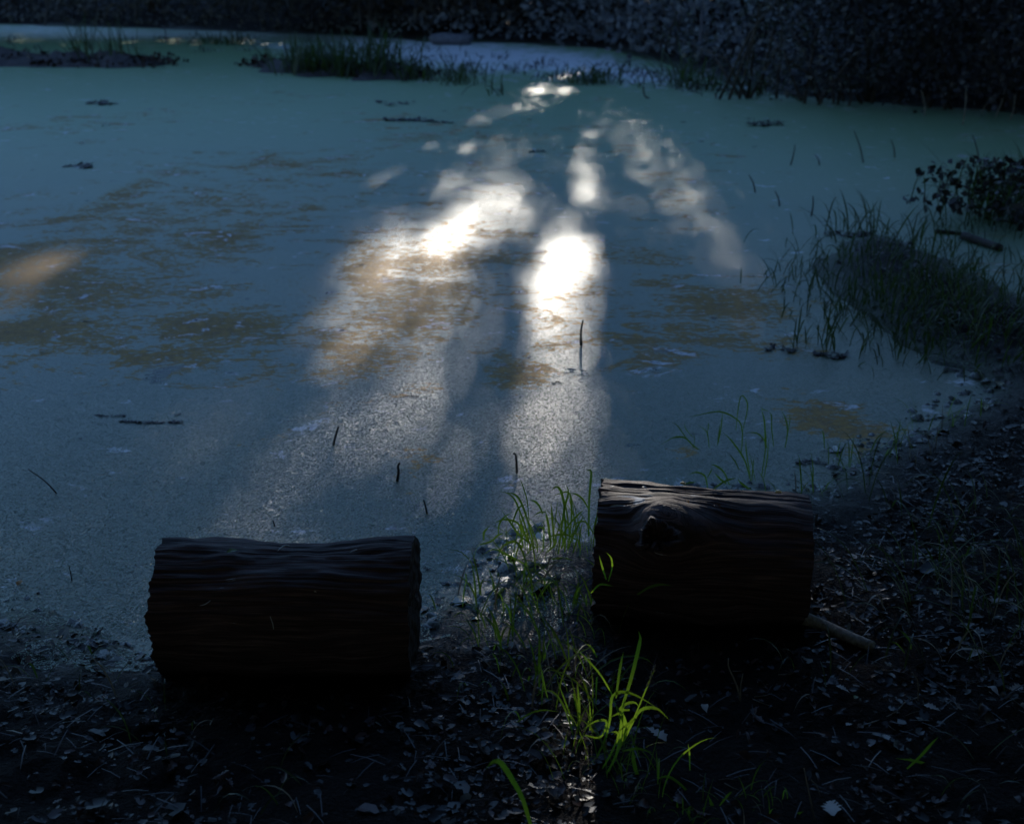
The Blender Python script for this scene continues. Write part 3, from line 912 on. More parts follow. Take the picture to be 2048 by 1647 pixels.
A1, B1 = log_ends(337, 830, 2.41, 2.40, 0.20)
LOG1 = log('dark weathered log with a straight cut end, the one at left lying in deep shade', A1, B1, 0.150, 0.153, 3)
A2, B2 = log_ends(1199, 1612, 2.675, 2.59, 0.21)
LOG2 = log('reddish brown split log with a broken branch knot, the one at right', A2, B2, 0.165, 0.160, 8, knot=(0.30, 0.78, 0.060),
           stains=[(0.19, 0.36, 0.020, 0.022), (0.15, 0.20, 0.035, 0.006), (0.22, 0.12, 0.03, 0.004), (0.10, 0.42, 0.03, 0.005), (0.46, 0.05, 0.02, 0.003)])

# ------------------------------------------------------------------ leaves
def leaf_mesh(name, prof, curl, bend, mat, rnd, seed):
    """a leaf of unit length: midrib with two margins; prof gives the half width along it"""
    r = random.Random(seed)
    n = len(prof)
    V = []
    for i, w in enumerate(prof):
        f = i / (n - 1)
        z = bend * math.sin(f * math.pi * 0.9 + r.uniform(-.1, .1)) + r.uniform(-0.015, 0.015)
        yy = f - 0.5
        V += [(-w * r.uniform(0.85, 1.1), yy + r.uniform(-.03, .03), z + curl * w * r.uniform(0.5, 1.4)), (0, yy, z), (w * r.uniform(0.85, 1.1), yy + r.uniform(-.03, .03), z + curl * w * r.uniform(0.3, 1.4))]
    Fq = []
    for i in range(n - 1):
        a = i * 3
        Fq += [(a, a + 1, a + 4, a + 3), (a + 1, a + 2, a + 5, a + 4)]
    return mesh_np(name, V, np.array(Fq), {'rnd': np.full(len(V), rnd)}, False, mat)

OAK = [0.02, 0.03, 0.16, 0.10, 0.26, 0.15, 0.32, 0.18, 0.28, 0.14, 0.05]
OVAL = [0.01, 0.04, 0.16, 0.24, 0.27, 0.24, 0.16, 0.03]
LONG = [0.01, 0.06, 0.10, 0.12, 0.10, 0.02]
LEAFM = [leaf_mesh('dead_leaf', OAK, 0.7, 0.10, M['litter'], 0.75, 1), leaf_mesh('dead_leaf', OAK, -0.4, -0.08, M['litter'], 0.95, 2),
         leaf_mesh('dead_leaf', OVAL, 0.9, 0.12, M['litter'], 0.6, 3), leaf_mesh('dead_leaf', OVAL, 0.4, -0.1, M['litter'], 0.85, 4),
         leaf_mesh('dead_leaf', LONG, 0.8, 0.15, M['litter'], 0.7, 5), leaf_mesh('dead_leaf', OAK, 1.0, 0.2, M['litter'], 0.5, 6)]
PALEM = [leaf_mesh('pale_leaf', OAK, 0.3, 0.06, M['pale_leaf'], 0.8, 7), leaf_mesh('pale_leaf', OVAL, 0.5, 0.1, M['pale_leaf'], 0.6, 8)]
GREENM = leaf_mesh('fresh_leaf', OVAL, 0.3, 0.05, M['green_leaf'], 0.5, 9)
ORANGEM = leaf_mesh('orange_leaf', OVAL, 0.4, 0.05, M['orange_leaf'], 0.5, 10)

def place_leaf(me, u, v, size, label, group=None, rz=None, tilt=0.25, name='fallen_leaf', z=0.008):
    p = GG(u, v)
    o = obj(name, me, None, (p.x, p.y, p.z + z), (random.uniform(-tilt, tilt), random.uniform(-tilt, tilt), random.uniform(0, 6.28) if rz is None else rz), size)
    return tag(o, label, 'leaf', group)

named_leaves = [
    (PALEM[0], 1312, 1474, 0.052, 'pale veined oak leaf on the dark ground right of the sunlit grass tuft'),
    (PALEM[0], 1662, 1622, 0.060, 'large pale curled leaf at the bottom edge, under the right log'),
    (PALEM[1], 1984, 1388, 0.035, 'pale leaf fragment on the bank near the right edge, left of a pair'),
    (PALEM[0], 2030, 1383, 0.034, 'upright pale leaf at the right edge beside the pale fragment'),
    (PALEM[0], 1864, 1422, 0.034, 'pale ragged leaf below the fragment pair on the right bank'),
    (PALEM[1], 1950, 1318, 0.046, 'flat pale leaf above the fragment pair on the right bank'),
    (GREENM, 1711, 1400, 0.022, 'small oval grey green leaf lying right of the right log'),
    (PALEM[0], 1685, 1384, 0.030, 'small twisted pale leaf just left of the oval green leaf'),
    (ORANGEM, 1166, 1320, 0.026, 'orange leaf lying among the grass between the logs'),
    (PALEM[1], 1224, 1366, 0.026, 'bluish pale leaf behind the sunlit grass tuft'),
    (PALEM[0], 1698, 1455, 0.022, 'brown crumpled leaf on the dry twig right of the right log'),
    (PALEM[1], 1410, 1423, 0.030, 'pale narrow leaf in the black shade under the right log'),
    (PALEM[0], 1770, 1480, 0.028, 'bright split leaf in the sun fleck on the right bank'),
]
for me, u, v, s, lab in named_leaves:
    place_leaf(me, u, v, s, lab)

def land_spots(n, poly_u, poly_v, r):
    out = []
    while len(out) < n:
        u, v = r.uniform(*poly_u), r.uniform(*poly_v)
        p = GG(u, v)
        if gh(p.x, p.y) > 0.02 and float(pond_dist(np.array([p.x]), np.array([p.y]))[0]) > 0.06:
            if not (1180 < u < 1640 and v < 1330) and not (290 < u < 850 and v < 1440):
                out.append((u, v))
    return out

rl = random.Random(5)
for (n, pu, pv, lab) in [
        (70, (1240, 2046), (1330, 1646), 'dead brown leaf lying in the litter below and right of the right log'),
        (46, (1640, 2046), (820, 1330), 'small dead leaf on the wet dark bank right of the right log'),
        (50, (560, 1230), (1290, 1646), 'dead brown leaf on the dark ground between the two logs'),
        (24, (2, 560), (1430, 1646), 'dead leaf on the shaded ground under the left log')]:
    grp = 'fallen leaves: ' + lab.split(' lying')[0].split(' on ')[-1] if False else lab.replace('dead brown leaf', 'dead brown leaves').replace('small dead leaf', 'small dead leaves').replace('dead leaf', 'dead leaves')
    for u, v in land_spots(n, pu, pv, rl):
        place_leaf(rl.choice(LEAFM), u, v, rl.uniform(0.016, 0.038), lab, grp, tilt=0.5)

# ------------------------------------------------------------------ litter and duckweed that nobody could count
ORD = ['leftmost', 'second from the left', 'third from the left', 'fourth from the left', 'fifth from the left', 'sixth from the left', 'seventh from the left', 'eighth from the left', 'ninth from the left', 'rightmost']
def nth(i, n):
    return 'rightmost' if i == n - 1 else ORD[i]

def build_litter():
    r = np.random.default_rng(3)
    chip = np.array([(-0.3, -0.5, 0.05), (0, -0.55, 0), (0.32, -0.4, 0.06), (-0.36, 0.1, 0.12), (0, 0.05, 0), (0.34, 0.12, 0.14), (-0.1, 0.55, 0.06), (0.12, 0.5, 0.08)])
    chipf = np.array([(0, 1, 4, 3), (1, 2, 5, 4), (3, 4, 7, 6)])
    n = 165000
    X, Y = r.uniform(-2.4, 4.6, n), r.uniform(1.3, 7.2, n)
    u, v, _ = to_px(X, Y, 0 * X)
    d = pond_dist(X, Y) + 0.08 * fbm(X * 5, Y * 5, 0, 3, 2)
    ok = (d > 0.03) & (fbm(X * 2.6, Y * 2.6, 0, 4, 55) > r.uniform(-0.5, 0.35, n)) & (r.uniform(0, 1, n) < np.clip((7.5 - Y) / 5, 0.4, 1)) & (r.uniform(0, 1, n) < np.where(d < 0.25, 0.5, 1))
    X, Y = X[ok], Y[ok]
    Z = ground_h(X, Y)
    n = len(X)
    size = r.gamma(1.9, 0.0048, n) + 0.004
    V, Fq = scatter(chip, chipf, np.stack([X, Y, Z + 0.006], -1), rot_mats(n, 0.75, r), size)
    rn = np.repeat(r.uniform(0, 1, n) ** 4.2, len(chip))
    tag(obj('leaf_litter', mesh_np('leaf_litter', V, Fq, {'rnd': rn}, False, M['litter'])), 'crumbled dead leaves covering the dark near bank', 'leaf litter', kind='stuff')
    # straws and needles
    st = np.array([(-0.02, -0.5, 0), (0.02, -0.5, 0), (0.02, 0.0, 0.05), (-0.02, 0, 0.05), (0.012, 0.5, 0), (-0.012, 0.5, 0)])
    stf = np.array([(0, 1, 2, 3), (3, 2, 4, 5)])
    n = 5000
    X, Y = r.uniform(-2.2, 3.0, n), r.uniform(1.3, 4.2, n)
    ok = pond_dist(X, Y) > 0.08
    X, Y = X[ok], Y[ok]
    n = len(X)
    V, Fq = scatter(st, stf, np.stack([X, Y, ground_h(X, Y) + 0.008], -1), rot_mats(n, 0.35, r), r.uniform(0.02, 0.08, n))
    tag(obj('dry_straw', mesh_np('dry_straw', V, Fq, {'rnd': np.repeat(r.uniform(0, 0.6, n), 6)}, False, M['litter'])), 'loose dry straws and stalks lying on the leaf litter', 'straw', kind='stuff')

def build_duckweed():
    r = np.random.default_rng(4)
    a = np.arange(6) * np.pi / 3
    disc = np.concatenate([np.stack([np.cos(a), np.sin(a) * 0.8, 0 * a + 0.0], -1), [[0, 0, 0.22]]])
    df = np.array([(i, (i + 1) % 6, 6) for i in range(6)])
    n = 190000
    Y = 2.35 + 2.9 * r.uniform(0, 1, n) ** 1.35
    X = (r.uniform(-0.52, 0.36, n)) * Y * 1.0
    h = ground_h(X, Y)
    d = pond_dist(X, Y)
    clump = fbm(X * 9, Y * 9, 0, 3, 12)
    ok = ((h < 0.03) & ((d < -0.04) | (clump > -0.1))) | ((d < 0.22) & (clump > 0.02) & (X < 0.2))
    X, Y, h, d, clump = X[ok], Y[ok], h[ok], d[ok], clump[ok]
    u, v, _ = to_px(X, Y, 0 * X)
    fade = np.clip((5.3 - Y) / 1.5, 0, 1)
    film = np.zeros_like(X)
    for cu, cv, ru, rv, an, k in FILM:
        film = np.maximum(film, k * blob(u, v, cu, cv, ru, rv, an))
    ok = (r.uniform(0, 1, len(X)) < fade * np.where(film > 0.4, 0.25, 1.0))
    X, Y, h, clump = X[ok], Y[ok], h[ok], clump[ok]
    n = len(X)
    Z = np.maximum(h, 0) + 0.0015 + 0.004 * np.maximum(fbm(X * 22, Y * 22, 0, 2, 31), 0)
    V, Ft = scatter(disc, df, np.stack([X, Y, Z], -1), rot_mats(n, 0.42, r), r.uniform(0.0013, 0.0026, n))
    tag(obj('duckweed', mesh_np('duckweed', V, Ft, {'rnd': np.repeat(r.uniform(0, 1, n), 7)}, False, M['weed'])), 'green duckweed leaflets crowding the near pond surface', 'duckweed', kind='stuff')

    # clods of weed and mud heaped along the near water's edge
    n = 9000
    X, Y = r.uniform(-1.9, 2.4, n), r.uniform(2.0, 4.6, n)
    d = pond_dist(X, Y)
    ok = (np.abs(d - 0.02) < 0.13) & (fbm(X * 6, Y * 6, 0, 3, 44) > -0.15)
    X, Y = X[ok], Y[ok]
    n = len(X)
    q = np.array([(1, 0, 0), (0.3, 0.9, 0), (-0.8, 0.6, 0), (-0.8, -0.6, 0), (0.3, -0.9, 0), (0.1, 0.1, 0.55), (-0.2, -0.2, 0.5)])
    qf = np.array([(0, 1, 5), (1, 2, 5), (2, 6, 5), (2, 3, 6), (3, 4, 6), (4, 0, 6), (0, 5, 6)])
    V, Ft = scatter(q, qf, np.stack([X, Y, np.maximum(ground_h(X, Y), 0) - 0.002], -1), rot_mats(n, 0.6, r), r.gamma(2.0, 0.0055, n) + 0.003)
    V += r.normal(0, 0.0015, V.shape)
    tag(obj('shore_muck', mesh_np('shore_muck', V, Ft, None, False, M['muck'])), 'wet clods of mud and weed along the near water edge', 'mud', kind='stuff')

def muck_material():
    m = NT('wet_muck')
    nz = m.noise(m.pos(), 45, 5, 0.6)
    col = m.ramp(nz.outputs[0], [(0.35, (0.014, 0.010, 0.011)), (0.55, (0.03, 0.028, 0.018)), (0.7, (0.05, 0.075, 0.03))])
    return m.done(m.bsdf(col, 0.25, 0.5, m.bump(m.noise(m.pos(), 160, 3, 0.6).outputs[0], 0.6, 0.004)))
M['muck'] = muck_material()
build_litter()
build_duckweed()

# ------------------------------------------------------------------ grass
def blade_arrays(pts, w, face=None, fold=0.25, tipw=0.12):
    """a grass blade along pts: three points across, folded along the midrib"""
    n = len(pts)
    pts = [Vector(p) for p in pts]
    V = []
    for i, p in enumerate(pts):
        f = i / (n - 1)
        t = (pts[min(i + 1, n - 1)] - pts[max(i - 1, 0)]).normalized()
        fc = face if face is not None else Vector((0, -0.8, 0.6))
        s = t.cross(fc)
        if s.length < 1e-4:
            s = Vector((1, 0, 0))
        s.normalize()
        nn = s.cross(t)
        ww = w * (0.55 + 0.9 * f * (1 - f) * 2) * (1 if f < 0.6 else max(tipw * 0.3, 1 - ((f - 0.6) / 0.4) ** 1.6))
        V += [p - s * ww * 0.5 + nn * ww * fold * 0.5, p, p + s * ww * 0.5 + nn * ww * fold * 0.5]
    Fq = []
    for i in range(n - 1):
        a = i * 3
        Fq += [(a, a + 1, a + 4, a + 3), (a + 1, a + 2, a + 5, a + 4)]
    return np.array([tuple(v) for v in V]), np.array(Fq)

def arc_points(base, az, L, e0, droop, n=9, r=random, wig=0.05):
    pts = [Vector(base)]
    e = e0
    for i in range(n - 1):
        f = (i + 1) / (n - 1)
        d = Vector((math.cos(az) * math.cos(e), math.sin(az) * math.cos(e), math.sin(e)))
        pts.append(pts[-1] + d * (L / (n - 1)))
        e -= droop * f * 2 / (n - 1)
        az += r.uniform(-wig, wig)
    return pts

def smooth_line(pts, n):
    """catmull-rom through pts"""
    pts = [Vector(p) for p in pts]
    if len(pts) == 2:
        return [pts[0].lerp(pts[1], i / (n - 1)) for i in range(n)]
    q = [pts[0] * 2 - pts[1]] + pts + [pts[-1] * 2 - pts[-2]]
    out = []
    m = len(pts) - 1
    for i in range(n):
        t = i / (n - 1) * m
        k = min(int(t), m - 1)
        t -= k
        a, b, c, d = q[k:k + 4]
        out.append(0.5 * ((2 * b) + (c - a) * t + (2 * a - 5 * b + 4 * c - d) * t * t + (3 * b - a - 3 * c + d) * t ** 3))
    return out

def tuft(label, u, v, n, L, w, spread, r, cat='grass', group=None, lean=None, parts=False, e0=(0.9, 1.5), droop=(0.3, 2.0), mat='grass', seg=8, name='grass_tuft', ground=None):
    b = ground or GG(u, v)
    root = empty(name, b, label, cat, group) if parts else None
    acc = Acc()
    for i in range(n):
        az = r.uniform(0, 6.283) if lean is None else r.gauss(lean[0], lean[1])
        off = Vector((r.gauss(0, spread), r.gauss(0, spread), 0))
        z = max(0.0, gh(b.x + off.x, b.y + off.y)) - 0.006 - b.z
        base = Vector((off.x, off.y, z))
        pts = arc_points(base, az, r.uniform(*L), r.uniform(*e0), r.uniform(*droop), seg, r)
        fc = Vector((math.cos(az + r.uniform(-.7, .7)) * -0.7, math.sin(az) * -0.7 - 0.3, 0.8))
        Vb, Fb = blade_arrays(pts, r.uniform(*w), fc)
        if parts:
            obj('blade', mesh_np('blade', Vb, Fb, {'rnd': np.full(len(Vb), r.random())}, True, M['dry' if r.random() < 0.13 else mat]), root)
        else:
            acc.add(Vb, Fb, rnd=r.random())
    if not parts:
        root = empty(name, b, label, cat, group)
        tag(obj('blades', acc.mesh('blades', M[mat], True), root), kind='stuff')
    return root

rg = random.Random(21)

def hero_blades(root, Y, off, sc, blades, mat='grass', dy=None):
    b = Vector(root.location)
    for bl in blades:
        w, line = bl[0], bl[1]
        yb = Y + rg.uniform(-0.03, 0.03)
        k = rg.uniform(-0.05, 0.05)
        n0 = len(line)
        pts = [P(off[0] + x / sc, off[1] + y / sc, yb + k * i / n0) for i, (x, y) in enumerate(line)]
        pts = smooth_line(pts, 14)
        V, Fq = blade_arrays([p - b for p in pts], w * 0.95, Vector((rg.uniform(-.4, .4), -0.85, 0.45)))
        obj('blade', mesh_np('blade', V, Fq, {'rnd': np.full(len(V), rg.random())}, True, M[mat]), root)

# the sunlit tuft in front of the right log
p0 = GG(1245, 1545)
hero = empty('grass_tuft', p0, 'tall sunlit bright green grass tuft in the foreground, in front of the right log', 'grass')
hero_blades(hero, p0.y, (900, 1200), 2.56, [
    (0.0075, [(882, 540), (915, 440), (945, 330), (968, 230), (974, 190), (965, 155)]),
    (0.0055, [(850, 500), (862, 400), (875, 320), (888, 265)]),
    (0.0085, [(865, 760), (893, 690), (897, 625), (872, 578), (815, 602)]),
    (0.0060, [(800, 700), (820, 600), (824, 520), (840, 480), (900, 468), (980, 500), (1065, 555)]),
    (0.0070, [(890, 720), (940, 610), (985, 555), (1060, 555), (1123, 612)]),
    (0.0030, [(880, 740), (960, 560), (1010, 440), (1050, 345)]),
    (0.0075, [(800, 890), (850, 790), (870, 690), (884, 560), (900, 480)]),
    (0.0085, [(990, 960), (955, 880), (938, 800), (940, 750)]),
    (0.0060, [(1050, 1000), (960, 985), (905, 975), (888, 900), (870, 800)]),
    (0.0050, [(880, 770), (960, 758), (1040, 780)]),
    (0.0060, [(1100, 1055), (1050, 1060), (1005, 1030), (965, 985), (950, 960)]),
    (0.0060, [(1100, 1040), (1000, 940), (930, 860), (870, 795)]),
    (0.0050, [(780, 860), (835, 760), (860, 680), (800, 675)]),
    (0.0045, [(735, 835), (790, 720), (820, 600)]),
    (0.0050, [(690, 690), (770, 700), (800, 620), (740, 620), (670, 670)]),
    (0.0050, [(1060, 915), (1110, 900), (1160, 925), (1220, 980), (1292, 1052)]),
    (0.0060, [(1292, 1052), (1230, 990), (1180, 940), (1150, 880)]),
    (0.0050, [(1200, 1000), (1130, 975), (1060, 990), (1000, 955)]),
    (0.0050, [(880, 740), (905, 650), (950, 600), (900, 640), (840, 690)]),
    (0.0055, [(920, 560), (870, 560), (900, 530), (945, 522), (968, 545)]),
])
tuft('fine dim grass blades around the foot of the tall sunlit tuft', 1225, 1530, 46, (0.05, 0.2), (0.0015, 0.0032), 0.05, random.Random(88), parts=True, droop=(0.4, 2.4), seg=7)
# seed head of the tall stem
acc = Acc()
for i in range(14):
    f = i / 13
    c = P(900 + (1008 + 42 * f + rg.uniform(-4, 4)) / 2.56, 1200 + (445 - 100 * f) / 2.56, p0.y) - p0
    acc.tube([c, c + Vector((rg.uniform(-.002, .002), 0, 0.004)), c + Vector((rg.uniform(-.002, .002), 0, 0.008))], [0.0006, 0.0013, 0.0004], 5, rnd=0.9)
obj('seed_head', acc.mesh('seed_head', M['dry'], True), hero)

# straight blades left of it
p1 = GG(1155, 1460)
t1 = empty('grass_tuft', p1, 'few straight grass blades standing left of the tall sunlit tuft', 'grass')
hero_blades(t1, p1.y, (900, 1200), 2.56, [(0.006, [(655, 690), (661, 560), (652, 412)]), (0.004, [(650, 690), (600, 545), (545, 400)]),
    (0.004, [(715, 700), (718, 600), (714, 512)]), (0.004, [(640, 720), (590, 560), (530, 470), (450, 462)]), (0.004, [(500, 500), (480, 420), (462, 320)]),
    (0.004, [(290, 670), (390, 590), (470, 562), (560, 570)]), (0.004, [(830, 480), (770, 380), (700, 300), (640, 240)]), (0.003, [(760, 750), (772, 710), (670, 690)])])

# blurred blade near the lens
p2 = GG(1062, 1668)
t2 = empty('grass_shoot', p2, 'wide out of focus grass blade bending left at the bottom edge', 'grass')
hero_blades(t2, p2.y + 0.0, (900, 1200), 2.56, [(0.011, [(425, 1190), (375, 1020), (322, 920), (285, 860), (250, 822), (212, 833), (183, 862)])])

# dim seed head left of the tuft
p3 = GG(1128, 1530)
t3 = empty('seed_stalk', p3, 'pale blurred seed head on a thin stalk left of the sunlit tuft', 'grass')
acc = Acc()
sh = [(490, 655), (540, 712), (500, 720), (560, 720), (530, 765), (612, 770), (590, 805), (515, 790), (480, 660)]
for x, y in sh:
    c = P(900 + x / 2.56, 1200 + y / 2.56, p3.y - 0.25) - p3
    acc.tube([c - Vector((0.004, 0, -0.002)), c, c + Vector((0.004, 0, -0.003))], [0.001, 0.0026, 0.001], 6, rnd=0.7)
obj('seed_head', acc.mesh('seed_head', M['dry'], True), t3)
acc = Acc()
acc.tube(smooth_line([P(900 + 600 / 2.56, 1200 + 840 / 2.56, p3.y) - p3, P(900 + 560 / 2.56, 1200 + 750 / 2.56, p3.y - 0.2) - p3, P(900 + 485 / 2.56, 1200 + 650 / 2.56, p3.y - 0.25) - p3], 8), [0.0007] * 8, 4, rnd=0.2)
obj('stalk', acc.mesh('stalk', M['dry'], True), t3)

# bottom tuft
p4 = GG(1440, 1610)
t4 = empty('grass_tuft', p4, 'low sunlit grass tuft with curled blades at the bottom edge', 'grass')
hero_blades(t4, p4.y, (900, 1200), 2.56, [(0.007, [(1365, 1120), (1345, 1060), (1322, 995)]), (0.006, [(1050, 1200), (1055, 1110), (1100, 1144)]),
    (0.004, [(1380, 1050), (1420, 1000), (1445, 975)]), (0.005, [(1230, 1144), (1226, 1060), (1275, 1090)]), (0.006, [(1760, 1160), (1775, 1100), (1810, 1078)]),
    (0.003, [(1080, 1060), (1100, 940), (1155, 830), (1225, 760), (1300, 715), (1362, 700)]), (0.003, [(1228, 870), (1226, 790), (1220, 735)]),
    (0.004, [(1350, 1040), (1420, 1050), (1500, 1045)]), (0.005, [(1160, 1144), (1165, 1080), (1162, 1020)]), (0.004, [(1340, 1060), (1400, 1020), (1480, 1035), (1520, 1055)])])
for i in range(3):
    tuft(['thin sunlit grass sprigs at the foot of the tall tuft', 'short grass sprigs right of the tall tuft, at the bottom edge', 'short fine grass under the right log at the bottom edge'][i],
         [1270, 1400, 1520][i], [1590, 1625, 1615][i], 16, (0.03, 0.09), (0.0015, 0.003), 0.035, rg, parts=True, droop=(0.5, 2.5))
# crossed blades on the right bank
p5 = GG(1822, 1540)
t5 = empty('grass_tuft', p5, 'crossed flat grass blades lying on the right bank', 'grass')
hero_blades(t5, p5.y, (1500, 850), 2.066, [(0.006, [(648, 1418), (700, 1370), (745, 1320), (780, 1285)]), (0.006, [(800, 1432), (740, 1405), (680, 1385), (600, 1375)]), (0.004, [(690, 1440), (680, 1400), (660, 1370)])])
p6 = GG(1822, 1305)
t6 = empty('grass_shoot', p6, 'single bright green blade standing right of the grey branch', 'grass')
hero_blades(t6, p6.y, (1500, 850), 2.066, [(0.005, [(665, 925), (662, 895), (640, 865), (620, 848)]), (0.003, [(640, 940), (610, 905), (575, 890)])])

# tuft between the logs, standing on the muddy point
p7 = GG(1085, 1120)
t7 = empty('grass_tuft', p7, 'arching green grass tuft on the muddy point, left of the right log', 'grass')
Z = 5.49
hero_blades(t7, p7.y, (960, 940), Z, [
    (0.005, [(560, 880), (500, 620), (440, 460), (380, 320), (300, 250), (215, 235)]), (0.006, [(600, 860), (520, 540), (440, 330), (370, 260), (290, 245)]),
    (0.006, [(540, 800), (420, 700), (330, 570), (230, 430)]), (0.007, [(560, 830), (480, 680), (420, 450)]), (0.005, [(350, 600), (400, 460), (440, 400), (520, 370)]),
    (0.006, [(470, 850), (430, 600), (270, 540), (150, 585)]), (0.005, [(200, 700), (210, 600), (260, 520), (370, 450)]), (0.004, [(690, 900), (700, 720), (700, 530)]),
    (0.007, [(780, 820), (750, 590), (715, 430)]), (0.006, [(815, 850), (800, 600), (790, 480), (782, 355)]), (0.006, [(690, 480), (650, 390), (600, 340), (540, 330)]),
    (0.004, [(720, 460), (660, 460), (585, 500)]), (0.007, [(860, 920), (900, 600), (930, 420), (905, 280), (880, 210), (845, 183), (810, 195), (785, 228)]),
    (0.006, [(930, 900), (940, 620), (920, 450), (970, 250), (945, 155)]), (0.005, [(960, 850), (1000, 580), (1000, 350), (970, 240), (880, 255), (795, 282)]),
    (0.005, [(1190, 420), (1130, 320), (1060, 265), (985, 250)]), (0.005, [(1250, 700), (1180, 590), (1130, 560), (1060, 580), (990, 640)]), (0.005, [(960, 870), (1060, 640), (1150, 480)]),
    (0.005, [(900, 720), (990, 580), (1085, 480), (1130, 440)]), (0.006, [(1255, 690), (1265, 600), (1270, 520)]), (0.007, [(470, 850), (400, 790), (330, 790), (240, 850), (170, 1020)]),
    (0.006, [(540, 1060), (420, 990), (340, 950), (230, 890), (130, 870), (0, 950)]), (0.006, [(155, 1290), (200, 1150), (270, 1050), (360, 990)]), (0.007, [(700, 1390), (660, 1230), (600, 1130), (480, 1020), (340, 940)]),
    (0.006, [(620, 1500), (600, 1280), (590, 1170)]), (0.005, [(560, 1440), (500, 1350), (440, 1270)]), (0.006, [(490, 1560), (510, 1490), (520, 1430)]), (0.006, [(0, 815), (120, 780), (200, 710), (275, 690)]),
    (0.006, [(40, 770), (45, 680), (110, 610)]), (0.005, [(640, 620), (700, 640), (700, 660)]), (0.006, [(300, 1380), (380, 1380), (440, 1365)]), (0.005, [(700, 1000), (820, 970), (940, 965), (1050, 1000)]),
    (0.006, [(1050, 760), (960, 710), (850, 710), (720, 735)]), (0.005, [(1020, 910), (1050, 810), (1070, 760), (1100, 850), (1090, 1000)]),
    (0.004, [(630, 900), (620, 780), (540, 580), (500, 480)]), (0.003, [(540, 560), (520, 350), (480, 200), (430, 70)]),
    (0.006, [(890, 860), (920, 780), (905, 700)]), (0.005, [(770, 880), (775, 760), (730, 640)]), (0.005, [(740, 900), (830, 800), (815, 680)]),
])
p8 = GG(1178, 1075)
t8 = empty('grass_shoot', p8, 'tall lone grass blade against the left end of the right log', 'grass')
hero_blades(t8, p8.y, (960, 940), Z, [(0.0065, [(1190, 740), (1195, 560), (1200, 300), (1222, 30), (1190, 0), (1170, 8)])])
tuft('low green grass on the wet mud, front of the muddy point', 1050, 1190, 64, (0.06, 0.17), (0.003, 0.0055), 0.085, rg, parts=True, droop=(0.6, 2.4))
tuft('upright fine grass against the left end of the right log, at the water edge', 1150, 1092, 34, (0.08, 0.2), (0.002, 0.0045), 0.045, rg, parts=True, droop=(0.2, 1.8))
tuft('fine arching grass at the tip of the muddy point', 1055, 1110, 34, (0.07, 0.18), (0.002, 0.0045), 0.05, rg, parts=True, droop=(0.6, 2.4))
tuft('dim grass tuft at the foot of the right log, left end', 1180, 1215, 34, (0.06, 0.17), (0.003, 0.0055), 0.06, rg, parts=True, droop=(0.8, 2.6))
tuft('dim leaning grass in the gap between the two logs', 1060, 1310, 56, (0.06, 0.19), (0.003, 0.0055), 0.10, rg, parts=True, lean=(2.8, 1.2), droop=(0.8, 2.4))
tuft('dark grass tuft in front of the muddy point, nearer the viewer', 1130, 1390, 40, (0.06, 0.22), (0.003, 0.006), 0.07, rg, parts=True, droop=(0.8, 2.4))
p9 = GG(1240, 1245)
t9 = empty('grass_shoot', p9, 'two green blades leaning on the left end of the right log', 'grass')
hero_blades(t9, p9.y - 0.16, (900, 850), 2.56, [(0.005, [(800, 790), (780, 730), (762, 662)]), (0.004, [(810, 800), (830, 730), (825, 680), (800, 650)]), (0.006, [(960, 866), (1020, 830), (1080, 815), (1140, 822)]), (0.005, [(720, 860), (770, 815), (840, 825)])])

# grass standing in the water behind the right log
pA = GG(1500, 955)
tA = empty('grass_tuft', pA, 'sparse grass stems standing in the duckweed behind the right log', 'grass')
Z = 4.876
hero_blades(tA, pA.y, (1280, 760), Z, [
    (0.005, [(985, 720), (1000, 560), (985, 430), (940, 380), (860, 330), (760, 305), (640, 325), (520, 350), (430, 360)]), (0.004, [(760, 620), (790, 460), (808, 290)]),
    (0.004, [(935, 490), (955, 300), (985, 150), (1040, 200), (1045, 300), (1005, 480), (985, 640)]), (0.005, [(1220, 650), (1215, 420), (1180, 265)]),
    (0.004, [(1305, 650), (1285, 480), (1280, 340), (1250, 310)]), (0.003, [(1250, 300), (1200, 285), (1180, 265)]), (0.006, [(1080, 990), (1020, 780), (900, 600), (800, 500)]),
    (0.005, [(1240, 660), (1200, 570), (1130, 515), (1020, 515)]), (0.004, [(1085, 980), (1040, 720), (1030, 560)]), (0.004, [(1180, 970), (1210, 780), (1230, 600), (1220, 430)]),
    (0.004, [(1210, 950), (1240, 760), (1255, 560)]), (0.005, [(1415, 660), (1440, 500), (1420, 380), (1375, 285)]), (0.003, [(1445, 500), (1460, 400), (1460, 320)]),
    (0.004, [(1090, 980), (1100, 860), (1110, 740)]), (0.004, [(970, 880), (920, 780), (860, 710)]), (0.003, [(1160, 1090), (1120, 960), (1090, 800), (1050, 660)])])
pB = GG(1390, 902)
tB = empty('grass_tuft', pB, 'bent grass shoot arching down to the duckweed, left of the sparse stems', 'grass')
hero_blades(tB, pB.y, (1280, 760), Z, [(0.006, [(575, 675), (520, 640), (450, 570), (380, 552), (300, 570), (188, 640)]), (0.004, [(530, 660), (440, 550), (370, 450), (305, 405)]),
    (0.003, [(525, 660), (530, 580), (528, 510)]), (0.003, [(520, 560), (450, 480), (430, 415)]), (0.004, [(675, 660), (660, 540), (640, 490), (550, 425)]), (0.003, [(660, 510), (670, 400)]), (0.004, [(755, 640), (770, 520), (775, 420)])])
pC = GG(1455, 985)
tC = empty('grass_tuft', pC, 'short arched grass right behind the top edge of the right log', 'grass')
